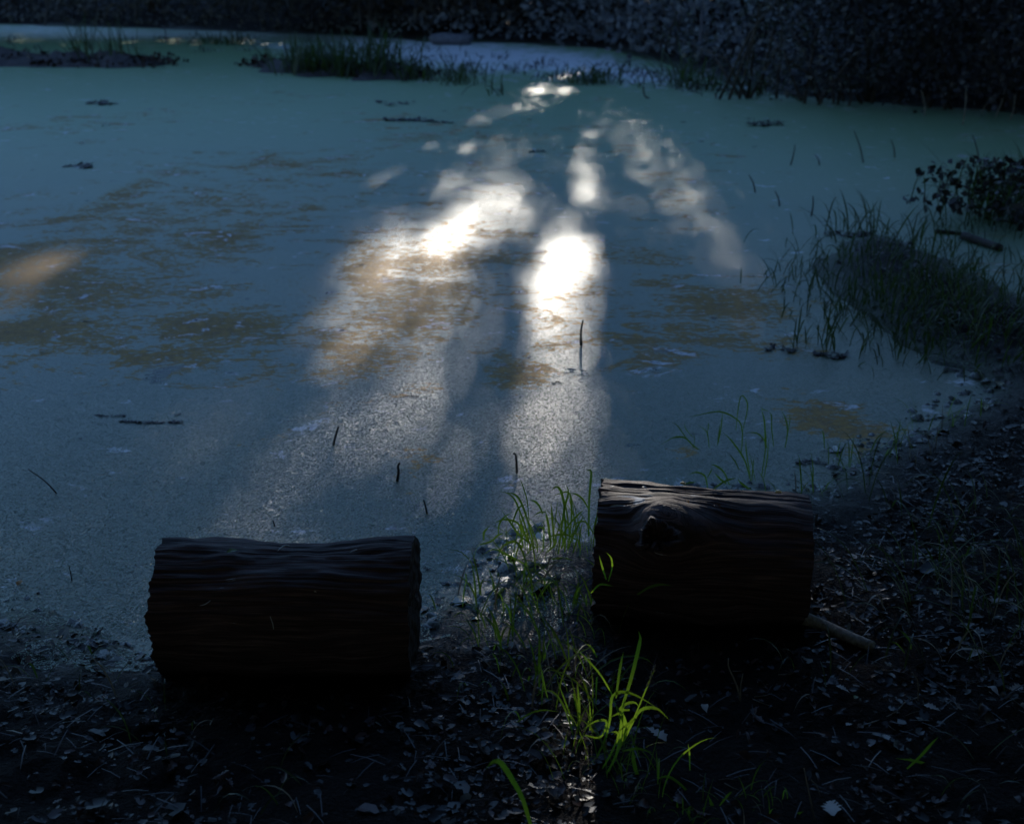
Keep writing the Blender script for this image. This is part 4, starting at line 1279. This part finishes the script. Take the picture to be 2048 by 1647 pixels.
hero_blades(tC, pC.y, (1280, 760), Z, [(0.006, [(870, 1020), (820, 900), (740, 835), (690, 825)]), (0.006, [(660, 1060), (640, 950), (590, 905), (530, 900), (460, 925)]), (0.006, [(720, 1060), (800, 1000), (880, 965), (945, 955)]),
    (0.004, [(660, 945), (690, 890), (705, 850)]), (0.006, [(1140, 1105), (1050, 1050), (980, 1000), (950, 950)]), (0.005, [(420, 1020), (480, 1000), (555, 995)]), (0.006, [(840, 1010), (780, 960), (720, 900)])])
tuft('dark sprig of grass in the weed right of the right log top', 1620, 990, 14, (0.05, 0.14), (0.003, 0.005), 0.05, rg, parts=True)
tuft('green grass sprigs at the water edge where the bank meets the duckweed', 1700, 935, 16, (0.06, 0.16), (0.003, 0.005), 0.06, rg, parts=True)
tuft('thin grass at the waterline of the right bank', 1790, 900, 18, (0.08, 0.2), (0.003, 0.005), 0.08, rg, parts=True)
tuft('thin grass on the bank corner below the dense clump', 1880, 855, 18, (0.08, 0.2), (0.003, 0.005), 0.08, rg, parts=True)
# small stand in the pond in front of the dense clump
for i, (u, v) in enumerate([(1588, 690), (1630, 690), (1655, 700), (1685, 715)]):
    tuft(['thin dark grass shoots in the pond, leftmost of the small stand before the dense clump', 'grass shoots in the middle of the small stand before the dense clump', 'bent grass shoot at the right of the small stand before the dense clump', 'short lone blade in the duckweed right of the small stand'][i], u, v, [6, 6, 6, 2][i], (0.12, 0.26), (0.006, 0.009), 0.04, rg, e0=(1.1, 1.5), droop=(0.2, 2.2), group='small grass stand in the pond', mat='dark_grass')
# dense clump
r2 = random.Random(31)
n = 0
while n < 58:
    u, v = r2.uniform(1600, 2000), r2.uniform(460, 720)
    lo = 1625 + max(0, v - 560) * 1.35
    if u < lo or (v < 540 and r2.random() < 0.55) or u > 1985:
        continue
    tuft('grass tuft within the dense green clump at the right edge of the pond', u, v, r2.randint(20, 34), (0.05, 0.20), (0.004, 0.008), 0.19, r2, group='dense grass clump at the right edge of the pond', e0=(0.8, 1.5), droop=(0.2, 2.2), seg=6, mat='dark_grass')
    n += 1
for i, (u, v) in enumerate([(1655, 478), (1690, 472), (1735, 470), (1780, 480), (1840, 495)]):
    tuft('spiky grass tuft on the upper rim of the dense clump, ' + nth(i, 5), u, v, 12, (0.15, 0.36), (0.007, 0.011), 0.09, r2, group='spiky tufts above the dense clump', seg=6, mat='dark_grass')
# mound with grass at the right edge
for i, (u, v) in enumerate([(1960, 430), (2000, 440), (2040, 445), (2080, 440), (2010, 405), (2060, 400)]):
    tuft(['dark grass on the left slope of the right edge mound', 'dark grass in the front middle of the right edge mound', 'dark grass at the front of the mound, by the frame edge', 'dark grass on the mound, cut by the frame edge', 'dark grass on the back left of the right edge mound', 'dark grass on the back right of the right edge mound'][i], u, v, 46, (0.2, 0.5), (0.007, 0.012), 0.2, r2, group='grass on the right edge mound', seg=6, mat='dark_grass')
# drooping grass on the right bank
for i, (u, v, k) in enumerate([(1860, 1125, 0), (1900, 1180, 0), (1960, 1230, 0), (2020, 1120, 0), (1830, 1250, 0), (2030, 1260, 0), (1980, 1060, 0), (1760, 1010, 0), (1930, 1330, 0)]):
    tuft(['drooping grass on the right bank, nearest the right log end', 'drooping grass on the right bank, in the middle of the stand', 'drooping grass on the right bank below the middle of the stand', 'drooping grass at the right edge, upper one of two', 'drooping grass directly above the single bright blade', 'drooping grass at the right edge, lower one of two', 'drooping grass topmost on the right bank, under the dense clump', 'drooping grass close to the upper right corner of the right log', 'lowest drooping grass on the right bank, above the pale leaves'][i], u, v, 13, (0.12, 0.30), (0.003, 0.0055), 0.08, rg, group='drooping grass on the right bank', parts=True, lean=(2.6, 1.4), droop=(1.2, 2.6), mat='dark_grass')
for i, (u, v) in enumerate([(90, 1340), (200, 1370), (330, 1450), (560, 1600), (1940, 1600), (1660, 1340)]):
    tuft(['faint grass shoots on the shaded shore at the left edge', 'faint grass shoots left of the left log', 'dim grass at the left foot of the left log', 'dim thin grass stalk at the bottom left of the sunlit tuft', 'dim grass blades at the bottom right corner', 'dim grass under the right end of the right log'][i], u, v, 7, (0.06, 0.16), (0.002, 0.0045), 0.05, rg, parts=True, droop=(1.0, 2.4), mat='dark_grass')

# ------------------------------------------------------------------ sticks in the water and on the bank
def stick(label, line, r0, r1, name='twig', cat='twig', Y=None, mat='twig', flat=False, group=None, sides=6):
    b = GG(*line[0])
    yb = b.y if Y is None else Y
    if flat:
        pts = [GG(u, v) + Vector((0, 0, r0 * 0.8)) for u, v in line]
    else:
        pts = [P(u, v, yb) for u, v in line]
        pts[0] = pts[0] - Vector((0, 0, 0.02))
    pts = smooth_line(pts, max(6, len(pts) * 3))
    n = len(pts)
    V, Fq, Ft = tube([p - b for p in pts], [r0 + (r1 - r0) * i / (n - 1) for i in range(n)], sides)
    o = obj(name, mesh_np(name, V, [Fq, Ft], {'rnd': np.full(len(V), 0.5)}, True, M[mat]), None, b)
    return tag(o, label, cat, group)

stick('thin dark twig upright in the bright water column', [(1163, 690), (1162, 665), (1166, 640)], 0.007, 0.003)
stick('short upright stalk with a bent top, left of the muddy point', [(1034, 946), (1033, 925), (1031, 908), (1026, 907)], 0.004, 0.003)
stick('short brown twig leaning left in the duckweed behind the left log', [(857, 1028), (851, 1012), (847, 999)], 0.0035, 0.002)
stick('thin dark twig leaning right in the duckweed, mid pond', [(664, 890), (671, 872), (677, 853)], 0.004, 0.003)
stick('long thin straw leaning in the duckweed at the left edge', [(122, 986), (90, 962), (56, 938)], 0.003, 0.0015)
stick('forked dark twig standing in the weed patch, behind the left log', [(792, 962), (797, 945), (796, 932), (800, 925)], 0.005, 0.003)
stick('tiny dark twig at the near left shore', [(144, 1160), (141, 1145), (138, 1132)], 0.002, 0.001)
stick('small dark twig floating upright, left of the left log', [(552, 1052), (546, 1040)], 0.0025, 0.0015)
for i, (a, b) in enumerate([((1512, 385), (1498, 350)), ((1560, 412), (1550, 382)), ((1622, 432), (1626, 392)), ((1728, 325), (1708, 262)), ((1790, 315), (1782, 280)), ((1885, 372), (1882, 335)), ((1580, 330), (1590, 290)), ((1960, 330), (1945, 270)), ((1640, 330), (1630, 310))]):
    stick('dark reed stub in the right of the pond, ' + ['leftmost, in front', 'second from the left, in front', 'just above the dense clump', 'tallest, upright in the middle', 'right of the tallest one', 'right one, before the mound', 'left one, farthest up', 'rightmost, far back', 'short one in the middle'][i], [a, ((a[0] + b[0]) / 2 + 2, (a[1] + b[1]) / 2), b], 0.0065, 0.003, 'reed', 'reed', group='reed stubs in the right side of the pond', sides=5)
for i, (a, b) in enumerate([((1925, 250), (1932, 172)), ((1990, 235), (2010, 175)), ((1850, 232), (1842, 180)), ((1960, 225), (1975, 200)), ((2020, 240), (2030, 190))]):
    stick('thin pale stalk before the blackest thicket, ' + ['second from the left', 'fourth from the left', 'leftmost', 'middle one', 'rightmost'][i], [a, ((a[0] + b[0]) / 2 + 3, (a[1] + b[1]) / 2), b], 0.008, 0.004, 'dry_stalk', 'stalk', mat='dry', group='pale stalks before the right thicket', sides=5)
# branch beside the right log
stick('grey barked broken branch lying beside the right end of the right log', [(1608, 1245), (1650, 1262), (1700, 1284), (1744, 1302)], 0.016, 0.012, 'branch', 'branch', flat=True, mat='grey_bark', sides=12)
stick('dark wet branch lying in the shallows behind the dense clump', [(1926, 478), (1955, 488), (2000, 503)], 0.026, 0.022, 'branch', 'branch', flat=True, sides=9)
stick('thin dark stick floating behind the dense clump', [(1870, 466), (1900, 468), (1925, 471)], 0.014, 0.01, 'branch', 'branch', flat=True)
stick('curved thin twig lying on the litter right of the right log', [(1715, 1456), (1760, 1440), (1790, 1425), (1812, 1404), (1838, 1395)], 0.0022, 0.0014, flat=True, mat='dry')
stick('pale upright straw at the bottom of the right bank', [(1636, 1640), (1618, 1585), (1608, 1535)], 0.0016, 0.0008, 'dry_stalk', 'stalk', mat='dry')
stick('thin straw leaning beside the pale upright straw', [(1648, 1592), (1634, 1572), (1622, 1558)], 0.0011, 0.0007, 'dry_stalk', 'stalk', mat='dry')
stick('pale forked stem leaning in the shade under the right log', [(1484, 1398), (1474, 1372), (1458, 1335), (1457, 1316)], 0.0022, 0.0012, 'dry_stalk', 'stalk', mat='dry')
stick('yellowish straw lying under the right log', [(1401, 1382), (1418, 1380), (1434, 1377)], 0.0012, 0.001, flat=True, mat='dry')
stick('short pale stem beside the forked stem under the right log', [(1483, 1400), (1481, 1375), (1486, 1346)], 0.0016, 0.001, 'dry_stalk', 'stalk', mat='dry')
stick('white straw at the foot of the sunlit tuft', [(1218, 1518), (1213, 1500), (1211, 1468)], 0.0025, 0.0018, 'dry_stalk', 'stalk', mat='dry')
stick('pale bent straw standing right of the single bright blade', [(1838, 1400), (1836, 1365), (1824, 1344)], 0.0016, 0.001, 'dry_stalk', 'stalk', mat='dry')
stick('thin pale stem standing on the dark bank right of the right log', [(1706, 1160), (1704, 1140), (1702, 1118)], 0.0018, 0.001, 'dry_stalk', 'stalk', mat='dry')
rt = random.Random(77)
for u, v in land_spots(46, (900, 2040), (1330, 1640), rt):
    a = rt.uniform(-0.9, 0.9)
    l = rt.uniform(12, 46)
    stick('thin dry twig lying on the leaf litter of the near bank', [(u, v), (u + l * math.cos(a) * .5, v + l * math.sin(a) * .3 + rt.uniform(-3, 3)), (u + l * math.cos(a), v + l * math.sin(a) * .6)], rt.uniform(0.0008, 0.0016), 0.0006, flat=True, mat='dry', group='dry twigs on the near bank', sides=4)

# things lying on the logs
def bit_on_log(me, lg, s, t, size, label, cat, name, rz=0.0, lift=0.012):
    p = on_log(lg, s, t, lift)
    nrm = (lg['side'] * math.sin(t) + lg['up'] * math.cos(t)).normalized()
    o = obj(name, me, None, p, None, size)
    q = nrm.to_track_quat('Z', 'Y')
    o.rotation_euler = q.to_euler()
    o.rotation_euler.rotate_axis('Z', rz)
    return tag(o, label, cat)

acc = Acc()
acc.tube([(-0.5, 0, 0), (-0.3, 0.05, 0.1), (0, 0, 0.16), (0.3, -0.04, 0.1), (0.5, 0, 0)], [0.08, 0.2, 0.24, 0.2, 0.06], 8)
shell = acc.mesh('yellow_nut', simple('pale_yellow_husk', (0.55, 0.36, 0.12), (0.72, 0.66, 0.5), 2, 0.5, 0.4), True)
bit_on_log(shell, LOG2, 0.845, -0.18, 0.017, 'small pale yellow husk on top of the right log, right part', 'husk', 'husk', 0.2)
bit_on_log(shell, LOG2, 0.39, -0.28, 0.014, 'small white husk on the top edge of the right log, middle', 'husk', 'husk', 0.1)
bit_on_log(GREENM, LOG1, 0.30, 0.22, 0.026, 'small green leaf lying on the left log', 'leaf', 'fallen_leaf', 1.9)
bit_on_log(PALEM[1], LOG2, 0.21, 0.05, 0.016, 'small pale leaf bit on top of the right log, left part', 'leaf', 'fallen_leaf', 1.0)
bit_on_log(PALEM[0], LOG2, 0.055, 0.08, 0.012, 'tiny pale leaf crumb at the left end of the right log', 'leaf', 'fallen_leaf', 2.0)
bit_on_log(ORANGEM, LOG2, 0.42, 0.30, 0.014, 'small orange leaf crumb above the knot of the right log', 'leaf', 'fallen_leaf', 0.4)
bit_on_log(LEAFM[2], LOG2, 0.56, 0.36, 0.024, 'curled brown leaf shred right of the knot on the right log', 'leaf', 'fallen_leaf', 1.2)
bit_on_log(PALEM[1], LOG1, 0.645, 0.85, 0.007, 'tiny pale fleck halfway down the left log', 'leaf', 'fallen_leaf', 1.2)

def dropping(lg, line, r, label):
    pts = smooth_line([on_log(lg, s, t, 0.010) for s, t in line], 12)
    b = pts[0]
    V, Fq, Ft = tube([p - b for p in pts], [r * (0.5 + 0.6 * math.sin(3.1 * i / 11)) for i in range(12)], 5)
    tag(obj('white_fleck', mesh_np('white_fleck', V, [Fq, Ft], None, True, M['white']), None, b), label, 'fleck')
dropping(LOG1, [(0.475, 0.20), (0.485, 0.12), (0.50, 0.07), (0.515, 0.08)], 0.0014, 'white curled strand on top of the left log')
dropping(LOG1, [(0.76, 0.22), (0.775, 0.18), (0.785, 0.16)], 0.0016, 'short white fleck on top of the left log, right part')
dropping(LOG1, [(0.205, 1.05), (0.225, 1.03), (0.245, 0.98)], 0.0010, 'thin bluish strand on the front of the left log')
dropping(LOG1, [(0.475, 1.18), (0.485, 1.28), (0.488, 1.36)], 0.0010, 'short pale strand low on the front of the left log')

# ------------------------------------------------------------------ floating bits on the pond
def debris(label, u, v, L, W, H, seed, name='floating_debris', cat='debris', mat='debris', rz=0.0, spikes=0, group=None):
    """a sodden clump: an uneven core with leaf shreds sticking to it"""
    r = np.random.default_rng(seed)
    p = GG(u, v)
    root = empty(name, (p.x, p.y, p.z + 0.001), label, cat, group)
    root.rotation_euler = (0, 0, rz)
    k = 14 + 16 * spikes
    acc = Acc()
    f = r.uniform(-0.5, 0.5, k)
    taper = np.sqrt(np.maximum(0.05, 1 - (2 * f) ** 2))
    y = r.normal(0, 0.28, k) * W * taper + 0.35 * W * np.sin(7 * f + seed)
    z = np.abs(r.normal(0, 0.25, k)) * H
    shred = np.array([(-0.5, -0.1, 0), (-0.1, -0.32, 0.06), (0.45, -0.12, 0), (0.55, 0.1, 0.05), (0.05, 0.3, 0.02), (-0.4, 0.2, 0.08), (0, 0, 0.16)])
    sf = np.array([(i, (i + 1) % 6, 6) for i in range(6)])
    V, Ft = scatter(shred, sf, np.stack([f * L, y, z], -1), rot_mats(k, 0.5, r), r.uniform(0.3, 0.9, k) * (0.10 * L + 0.30 * W))
    acc.add(V, Ft)
    if spikes >= 3:
        for i in range(spikes - 1):
            a0 = Vector((r.uniform(-.3, .3) * L, 0, 0))
            acc.tube([a0, a0 + Vector((r.uniform(-.2, .2) * L, r.uniform(-.1, .1) * L, r.uniform(0.5, 1.5) * H))], [0.03 * W, 0.015 * W], 4)
    tag(obj('fragments', acc.mesh('fragments', M[mat], False), root), kind='stuff')
    return root

debris('black floating wood chunk above the bright left sun patch', 946, 342, 0.12, 0.06, 0.03, 1, rz=-0.1)
debris('dark floating leaf clump at the far left of the pond', 160, 333, 0.26, 0.14, 0.025, 2, rz=-0.3, spikes=2)
debris('dark floating clump below the bare mud spit', 204, 208, 0.36, 0.2, 0.05, 3, rz=-0.3, spikes=3)
debris('small dark knob in the blue water left of middle', 210, 251, 0.10, 0.08, 0.04, 4)
debris('dark floating flat clump below the grassy mud spit', 790, 208, 0.42, 0.25, 0.05, 5)
debris('broken dark twig with a raised point, right side of the pond', 1530, 251, 0.36, 0.12, 0.08, 6, spikes=4)
debris('dark weedy bit floating near the middle of the far pond', 1075, 304, 0.14, 0.07, 0.02, 7, spikes=2)
debris('dark chain of weed drifting below the grassy spit', 840, 243, 0.75, 0.12, 0.03, 8, rz=-0.3, spikes=3)
debris('dark clump of leaves under the small stand of shoots, left', 1560, 700, 0.13, 0.06, 0.02, 9, spikes=3)
debris('dark clump of leaves at the foot of the small stand', 1660, 712, 0.16, 0.07, 0.02, 10, spikes=3)
debris('long dark weed chain floating on the near left water', 300, 845, 0.24, 0.014, 0.006, 11, rz=-0.05, spikes=3)
debris('short dark weed chain left of the long one', 220, 832, 0.12, 0.016, 0.006, 12, rz=-0.1, spikes=2)
debris('dark sodden leaf at the end of the brown film, middle', 1112, 766, 0.035, 0.03, 0.008, 13, spikes=1)
debris('black twist of weed left of the middle shaft', 822, 793, 0.06, 0.015, 0.006, 14, spikes=2)
debris('sodden dark leaf beside the muddy point, lower', 948, 1129, 0.030, 0.022, 0.010, 15, spikes=1)
debris('sodden dark leaf beside the muddy point, upper', 950, 1098, 0.024, 0.018, 0.010, 16, spikes=1)
debris('sodden curled leaf in the corner by the left log end', 855, 1138, 0.02, 0.02, 0.010, 17, spikes=1)
debris('small dark seed floating in the near middle shaft', 1152, 966, 0.012, 0.01, 0.006, 18)
debris('small dark seed floating left of the short stalk', 943, 963, 0.016, 0.010, 0.006, 19, rz=0.5)
debris('dark weed heap in the pond left of the drooping bank corner', 1620, 925, 0.10, 0.03, 0.012, 20, rz=-0.1, spikes=4)
debris('dark clod in the water at the bank corner', 1905, 742, 0.08, 0.05, 0.02, 21, spikes=2)
debris('dark tussock foot in the shallows above the dense clump', 1785, 490, 0.22, 0.12, 0.06, 22, spikes=3)
debris('dark debris heap at the upper rim of the dense clump', 1700, 470, 0.3, 0.1, 0.04, 23, spikes=3)
rd = random.Random(9)
for i in range(64):
    u, v = rd.uniform(0, 1560), rd.uniform(215, 1060)
    if 290 < u < 850 and v > 1040: continue
    p = GG(u, v)
    s = p.y / 3.2
    debris('small dark speck of debris floating on the open duckweed', u, v, rd.uniform(0.008, 0.022) * s, rd.uniform(0.005, 0.012) * s, 0.004 * s, 100 + i, name='floating_speck', group='dark specks on the duckweed', rz=rd.uniform(-.6, .6), spikes=rd.choice([0, 0, 1, 2]))
for i, (u, v, s, lab) in enumerate([(85, 703, 0.035, 'pale petal floating at the left edge below the brown film'), (921, 910, 0.014, 'pale petal floating behind the left log'), (164, 289, 0.06, 'bright white petal on the far blue water at left'),
                                    (1402, 793, 0.014, 'pale petal floating left of the sparse grass stems'), (119, 838, 0.02, 'pale petal on the near left water'), (900, 1018, 0.010, 'tiny pale petal near the muddy point'), (40, 1168, 0.03, 'brown leaf under the weed near the left shore'), (1060, 938, 0.008, 'tiny pale speck in the near middle shaft')]):
    place_leaf(ORANGEM if 'brown' in lab else PALEM[1], u, v, s, lab, name='floating_leaf', z=0.005, tilt=0.1)

# ------------------------------------------------------------------ mud spits in the far water
def spit(label_kind, line, half, height, seed):
    """a low bank of mud along a photo line"""
    c = [G(u, v) for u, v in line]
    n = 60
    cl = smooth_line(c, n)
    m = 15
    V = []
    for i, p in enumerate(cl):
        f = i / (n - 1)
        t = (cl[min(i + 1, n - 1)] - cl[max(i - 1, 0)]).normalized()
        s = Vector((-t.y, t.x, 0))
        env = min(1, f * 5, (1 - f) * 5) ** 0.6
        for k in range(m):
            g = k / (m - 1) * 2 - 1
            hw = half * env * (1 + 0.5 * float(vnoise(f * 9, g, 0, seed))) + 0.02
            q = p + s * (g * hw)
            h = height * env * (1 - g * g) * (0.7 + 0.8 * float(fbm(np.array([q.x * 2.2]), np.array([q.y * 2.2]), 0, 4, seed)[0]))
            V.append((q.x, q.y, h - 0.02))
    return tag(obj('mud_bank', mesh_np('mud_bank', V, grid_faces(m, n), None, True, M['spit'])), kind='structure')
spit('l', [(-160, 112), (0, 122), (120, 128), (240, 128), (335, 131)], 0.85, 0.20, 5)
spit('m', [(505, 131), (600, 140), (700, 148), (800, 153), (850, 154)], 0.6, 0.20, 6)

r3 = random.Random(41)
spit_names = ['tall tussock on the bare mud spit at left, leftmost', 'tussock in the middle of the left mud spit', 'tall tussock at the right end of the left mud spit']
for i, (u, v, n, h) in enumerate([(150, 122, 9, (0.3, 0.9)), (178, 122, 16, (0.3, 0.9)), (240, 124, 20, (0.35, 0.95))]):
    tuft(spit_names[i], u, v, n, h, (0.014, 0.024), 0.14, r3, ground=G(u, v, 0.05), e0=(1.1, 1.55), droop=(0.0, 1.2), mat='dark_grass')
for i, (u, v, n, h) in enumerate([(620, 140, 90, (0.3, 0.7)), (655, 140, 90, (0.3, 0.7)), (700, 145, 70, (0.3, 0.6)), (735, 146, 60, (0.3, 0.7)), (768, 147, 70, (0.4, 0.95)), (825, 152, 60, (0.2, 0.5)), (590, 138, 40, (0.2, 0.5))]):
    tuft(['leafy tussock on the grassy mud spit, second from the left', 'leafy tussock on the grassy mud spit, third from the left', 'leafy tussock on the grassy mud spit, middle one', 'leafy tussock on the grassy mud spit, third from the right', 'tallest tussock on the grassy mud spit, near its right end', 'low tussock at the right tip of the grassy mud spit', 'low tussock at the left start of the grass on the grassy spit'][i], u, v, n, h, (0.016, 0.03), 0.2, r3, ground=G(u, v, 0.05), e0=(0.9, 1.5), droop=(0.2, 1.6), group='tussocks on the grassy mud spit', mat='dark_grass')
for i, (u, v, n, h, lab) in enumerate([(925, 168, 40, (0.2, 0.5), 'loose green tuft in the water right of the grassy mud spit'), (895, 162, 24, (0.2, 0.4), 'small green tuft touching the right tip of the grassy spit'), (1165, 166, 50, (0.15, 0.4), 'low dark tuft right of the far sun flecks'), (1195, 168, 50, (0.15, 0.4), 'low dark tuft right beside the far sun flecks, the broader one'),
                                      (1360, 175, 60, (0.3, 0.75), 'dark upright tuft at the right end of the pale sky sheen'), (1425, 180, 40, (0.15, 0.4), 'low dark tuft left of the fallen branch on the far right shore'), (1510, 190, 40, (0.2, 0.45), 'low dark tuft beside the fallen branch on the far right shore'), (430, 88, 40, (0.15, 0.35), 'dark low tuft in the far water between the two spits'), (470, 90, 40, (0.15, 0.35), 'second dark low tuft between the two spits, right one'), (1000, 190, 10, (0.1, 0.3), 'thin grass left of the far sun flecks')]):
    tuft(lab, u, v, n, h, (0.014, 0.026), 0.16, r3, e0=(0.5, 1.5), droop=(0.2, 1.8), mat='dark_grass')
for i in range(60):
    u = r3.uniform(640, 1500)
    v = 84 + (u - 640) * 0.085 + r3.uniform(0, 42)
    if u > 1300: v = 140 + (u - 1300) * 0.18 + r3.uniform(0, 30)
    tuft('small dark reed sprig in the pale sky sheen along the far shore', u, v, r3.randint(8, 18), (0.05, 0.2), (0.012, 0.024), 0.18, r3, group='reed sprigs along the far shore', e0=(0.3, 1.4), droop=(0.2, 1.8), mat='bush', seg=5, name='reed_sprig')
for i in range(18):
    u, v = r3.uniform(0, 640), r3.uniform(66, 110)
    tuft('small dark weed sprig in the far left water', u, v, r3.randint(6, 12), (0.08, 0.3), (0.012, 0.022), 0.14, r3, group='weed sprigs in the far left water', e0=(0.3, 1.4), mat='bush', seg=5, name='reed_sprig')
stick('dark fallen branch slanting into the water at the far right shore', [(1530, 172), (1565, 184), (1605, 203)], 0.05, 0.03, 'branch', 'branch', flat=True)
stick('bent dark twig standing out of the far water, right of middle', [(1306, 197), (1290, 192), (1286, 172)], 0.012, 0.008)
# pale lying log at the far shore
c = GG(900, 90)
acc = Acc()
acc.tube([(-0.36, 0, 0.10), (-0.3, 0, 0.13), (-0.1, 0.02, 0.15), (0.12, 0, 0.13), (0.32, 0.02, 0.14), (0.40, 0, 0.11)], [0.09, 0.15, 0.17, 0.15, 0.16, 0.10], 12)
tag(obj('lying_log', acc.mesh('lying_log', M['pale_wood'], True), None, c, None, (1.0, 0.8, 0.7)), 'pale violet grey log lying at the far shore behind the pale sky sheen', 'log')

# ------------------------------------------------------------------ thickets
def bush(label, u, v, w, h, n, leaf, seed, group=None, mat='bush', base=None, stems=9, airy=0.0):
    r = np.random.default_rng(seed)
    b = base or GG(u, v)
    root = empty('bush', b, label, 'bush', group)
    q = r.normal(size=(n, 3))
    q /= np.linalg.norm(q, axis=1)[:, None]
    q *= r.uniform(0, 1, n)[:, None] ** (0.38 - 0.1 * airy)
    pos = q * np.array([w / 2, w / 2, h * 0.55]) + np.array([0, 0, h * 0.5])
    pos += fbm(pos[:, 0] * 2, pos[:, 1] * 2, pos[:, 2] * 2, 3, seed)[:, None] * 0.25 * q
    k = (fbm(pos[:, 0] * 3 / max(w, 1), pos[:, 1] * 3, pos[:, 2] * 3, 3, seed + 1) > -0.12 + 0.2 * airy) & (pos[:, 2] > 0.02)
    pos = pos[k]
    obj('foliage', leaves_mesh('foliage', pos, r.uniform(0.6, 1.35, len(pos)) * leaf, M[mat]), root)
    acc = Acc()
    for i in range(stems):
        e = Vector(pos[r.integers(0, len(pos))])
        s = Vector((r.normal(0, 0.06 * w), r.normal(0, 0.06 * w), -0.1))
        acc.tube([s, s.lerp(e, 0.5) + Vector((0, 0, 0.1 * h)), e], [0.02, 0.013, 0.004], 5)
    obj('stem', acc.mesh('stem', M['bark'], True), root)
    return root

bush('leafy bush with pale speckled leaves at the far right shore', 1490, 196, 2.3, 2.0, 2600, 0.055, 3, airy=1.0, mat='speckle')
bush('low speckled bush right of the leafy one, over the waterline', 1640, 206, 1.8, 1.5, 1700, 0.05, 4, airy=0.8, mat='speckle')
for i, (u, v, w, h) in enumerate([(1740, 206, 2.6, 2.2), (1880, 214, 2.8, 2.4), (2020, 224, 2.8, 2.4), (2180, 234, 3.2, 2.6), (1800, 176, 3.4, 2.8), (1980, 180, 3.6, 3.0), (2200, 190, 4.0, 3.0)]):
    bush(('blackish dense bush at the waterline of the right thicket, %s' % nth(i, 4)) if i < 4 else ('tall blackish bush behind the waterline of the right thicket, %s' % nth(i - 4, 3)), u, v, w, h, 5200, 0.065, 20 + i, 'blackish thicket on the right shore')
bush('dim rounded bush on the far shore left of the leafy one', 1330, 118, 2.6, 1.8, 1100, 0.11, 31, mat='hazy_bush')
bush('dark bush on the far shore behind the low tufts', 1200, 92, 3.0, 1.5, 1100, 0.12, 32, mat='hazy_bush')
bush('dim grey green bush behind the pale lying log', 960, 74, 2.8, 1.3, 1000, 0.13, 33, mat='hazy_bush')
bush('dim green bush on the far shore behind the grassy spit, right', 790, 62, 3.2, 1.4, 1000, 0.13, 34, mat='hazy_bush')
bush('dark low bush on the far shore behind the grassy spit, left', 620, 58, 3.0, 1.2, 900, 0.13, 35, mat='hazy_bush')
bush('dark bush on the far shore between the spits', 440, 50, 3.4, 1.4, 1000, 0.13, 36, mat='hazy_bush')
bush('dark bush on the far shore above the left mud spit', 250, 46, 3.4, 1.3, 1000, 0.13, 37, mat='hazy_bush')
bush('dark bush at the far left end of the far shore', 60, 40, 3.4, 1.4, 1000, 0.13, 38, mat='hazy_bush')
bush('low dark bush right of the first one at the far left', -120, 38, 3.4, 1.4, 900, 0.13, 39, mat='hazy_bush')

def undergrowth():
    r = np.random.default_rng(8)
    n = 80000
    X = r.uniform(-18, 18, n)
    Y = r.uniform(11, 36, n)
    d = pond_dist(X, Y)
    ok = (d > 0.15) & (d < 9) & ((Y > 17) | (X > 3.2))
    X, Y, d = X[ok], Y[ok], d[ok]
    hgt = (0.3 + 1.5 * np.clip(d / 3, 0, 1)) * (0.6 + 0.8 * fbm(X * 0.5, Y * 0.5, 0, 3, 5))
    Zp = ground_h(X, Y) + np.maximum(hgt, 0.1) * r.uniform(0, 1, len(X))
    me = leaves_mesh('undergrowth', np.stack([X, Y, Zp], -1), r.uniform(0.05, 0.14, len(X)), M['hazy_bush'])
    tag(obj('undergrowth', me), 'tangled low undergrowth along the far shore', 'undergrowth', kind='stuff')
undergrowth()

for i, (u, v0, lean) in enumerate([(90, 52, 8), (118, 50, -6), (270, 54, 4), (612, 62, 14), (628, 62, -3), (722, 70, -6), (738, 70, 3), (742, 66, 8), (940, 78, 6), (1395, 130, 10)]):
    b = GG(u, v0)
    stick('thin pale stem rising from the dark far shore, ' + nth(i, 10), [(u, v0), (u + lean * 0.5, v0 - 45), (u + lean, v0 - 110)], 0.03, 0.018, 'pale_stem', 'stem', mat='pale_wood', group='pale stems on the far shore')
bush('low dark leafy mound at the right edge above the dense clump', 2050, 442, 1.5, 0.42, 1500, 0.05, 51)

def spit_litter():
    r = np.random.default_rng(14)
    P_ = []
    for line, half, n in (([(-160, 112), (0, 122), (120, 128), (240, 128), (335, 131)], 0.8, 1500), ([(505, 131), (600, 140), (700, 148), (800, 153), (850, 154)], 0.55, 1100)):
        c = smooth_line([G(u, v) for u, v in line], 60)
        for i in range(n):
            q = c[r.integers(0, 60)]
            P_.append((q.x + r.normal(0, 0.12), q.y + r.normal(0, 0.42) * half, 0.02 + abs(r.normal(0, 0.06))))
    P_ = np.array(P_)
    V, Fq = scatter(KITE, KITEF, P_, rand_rot(len(P_), r), r.uniform(0.03, 0.10, len(P_)))
    tag(obj('spit_litter', mesh_np('spit_litter', V, Fq, {'rnd': np.repeat(r.uniform(0, 0.5, len(P_)), 4)}, False, M['litter'])), 'dark dead leaves heaped on the two mud spits', 'leaf litter', kind='stuff')
spit_litter()
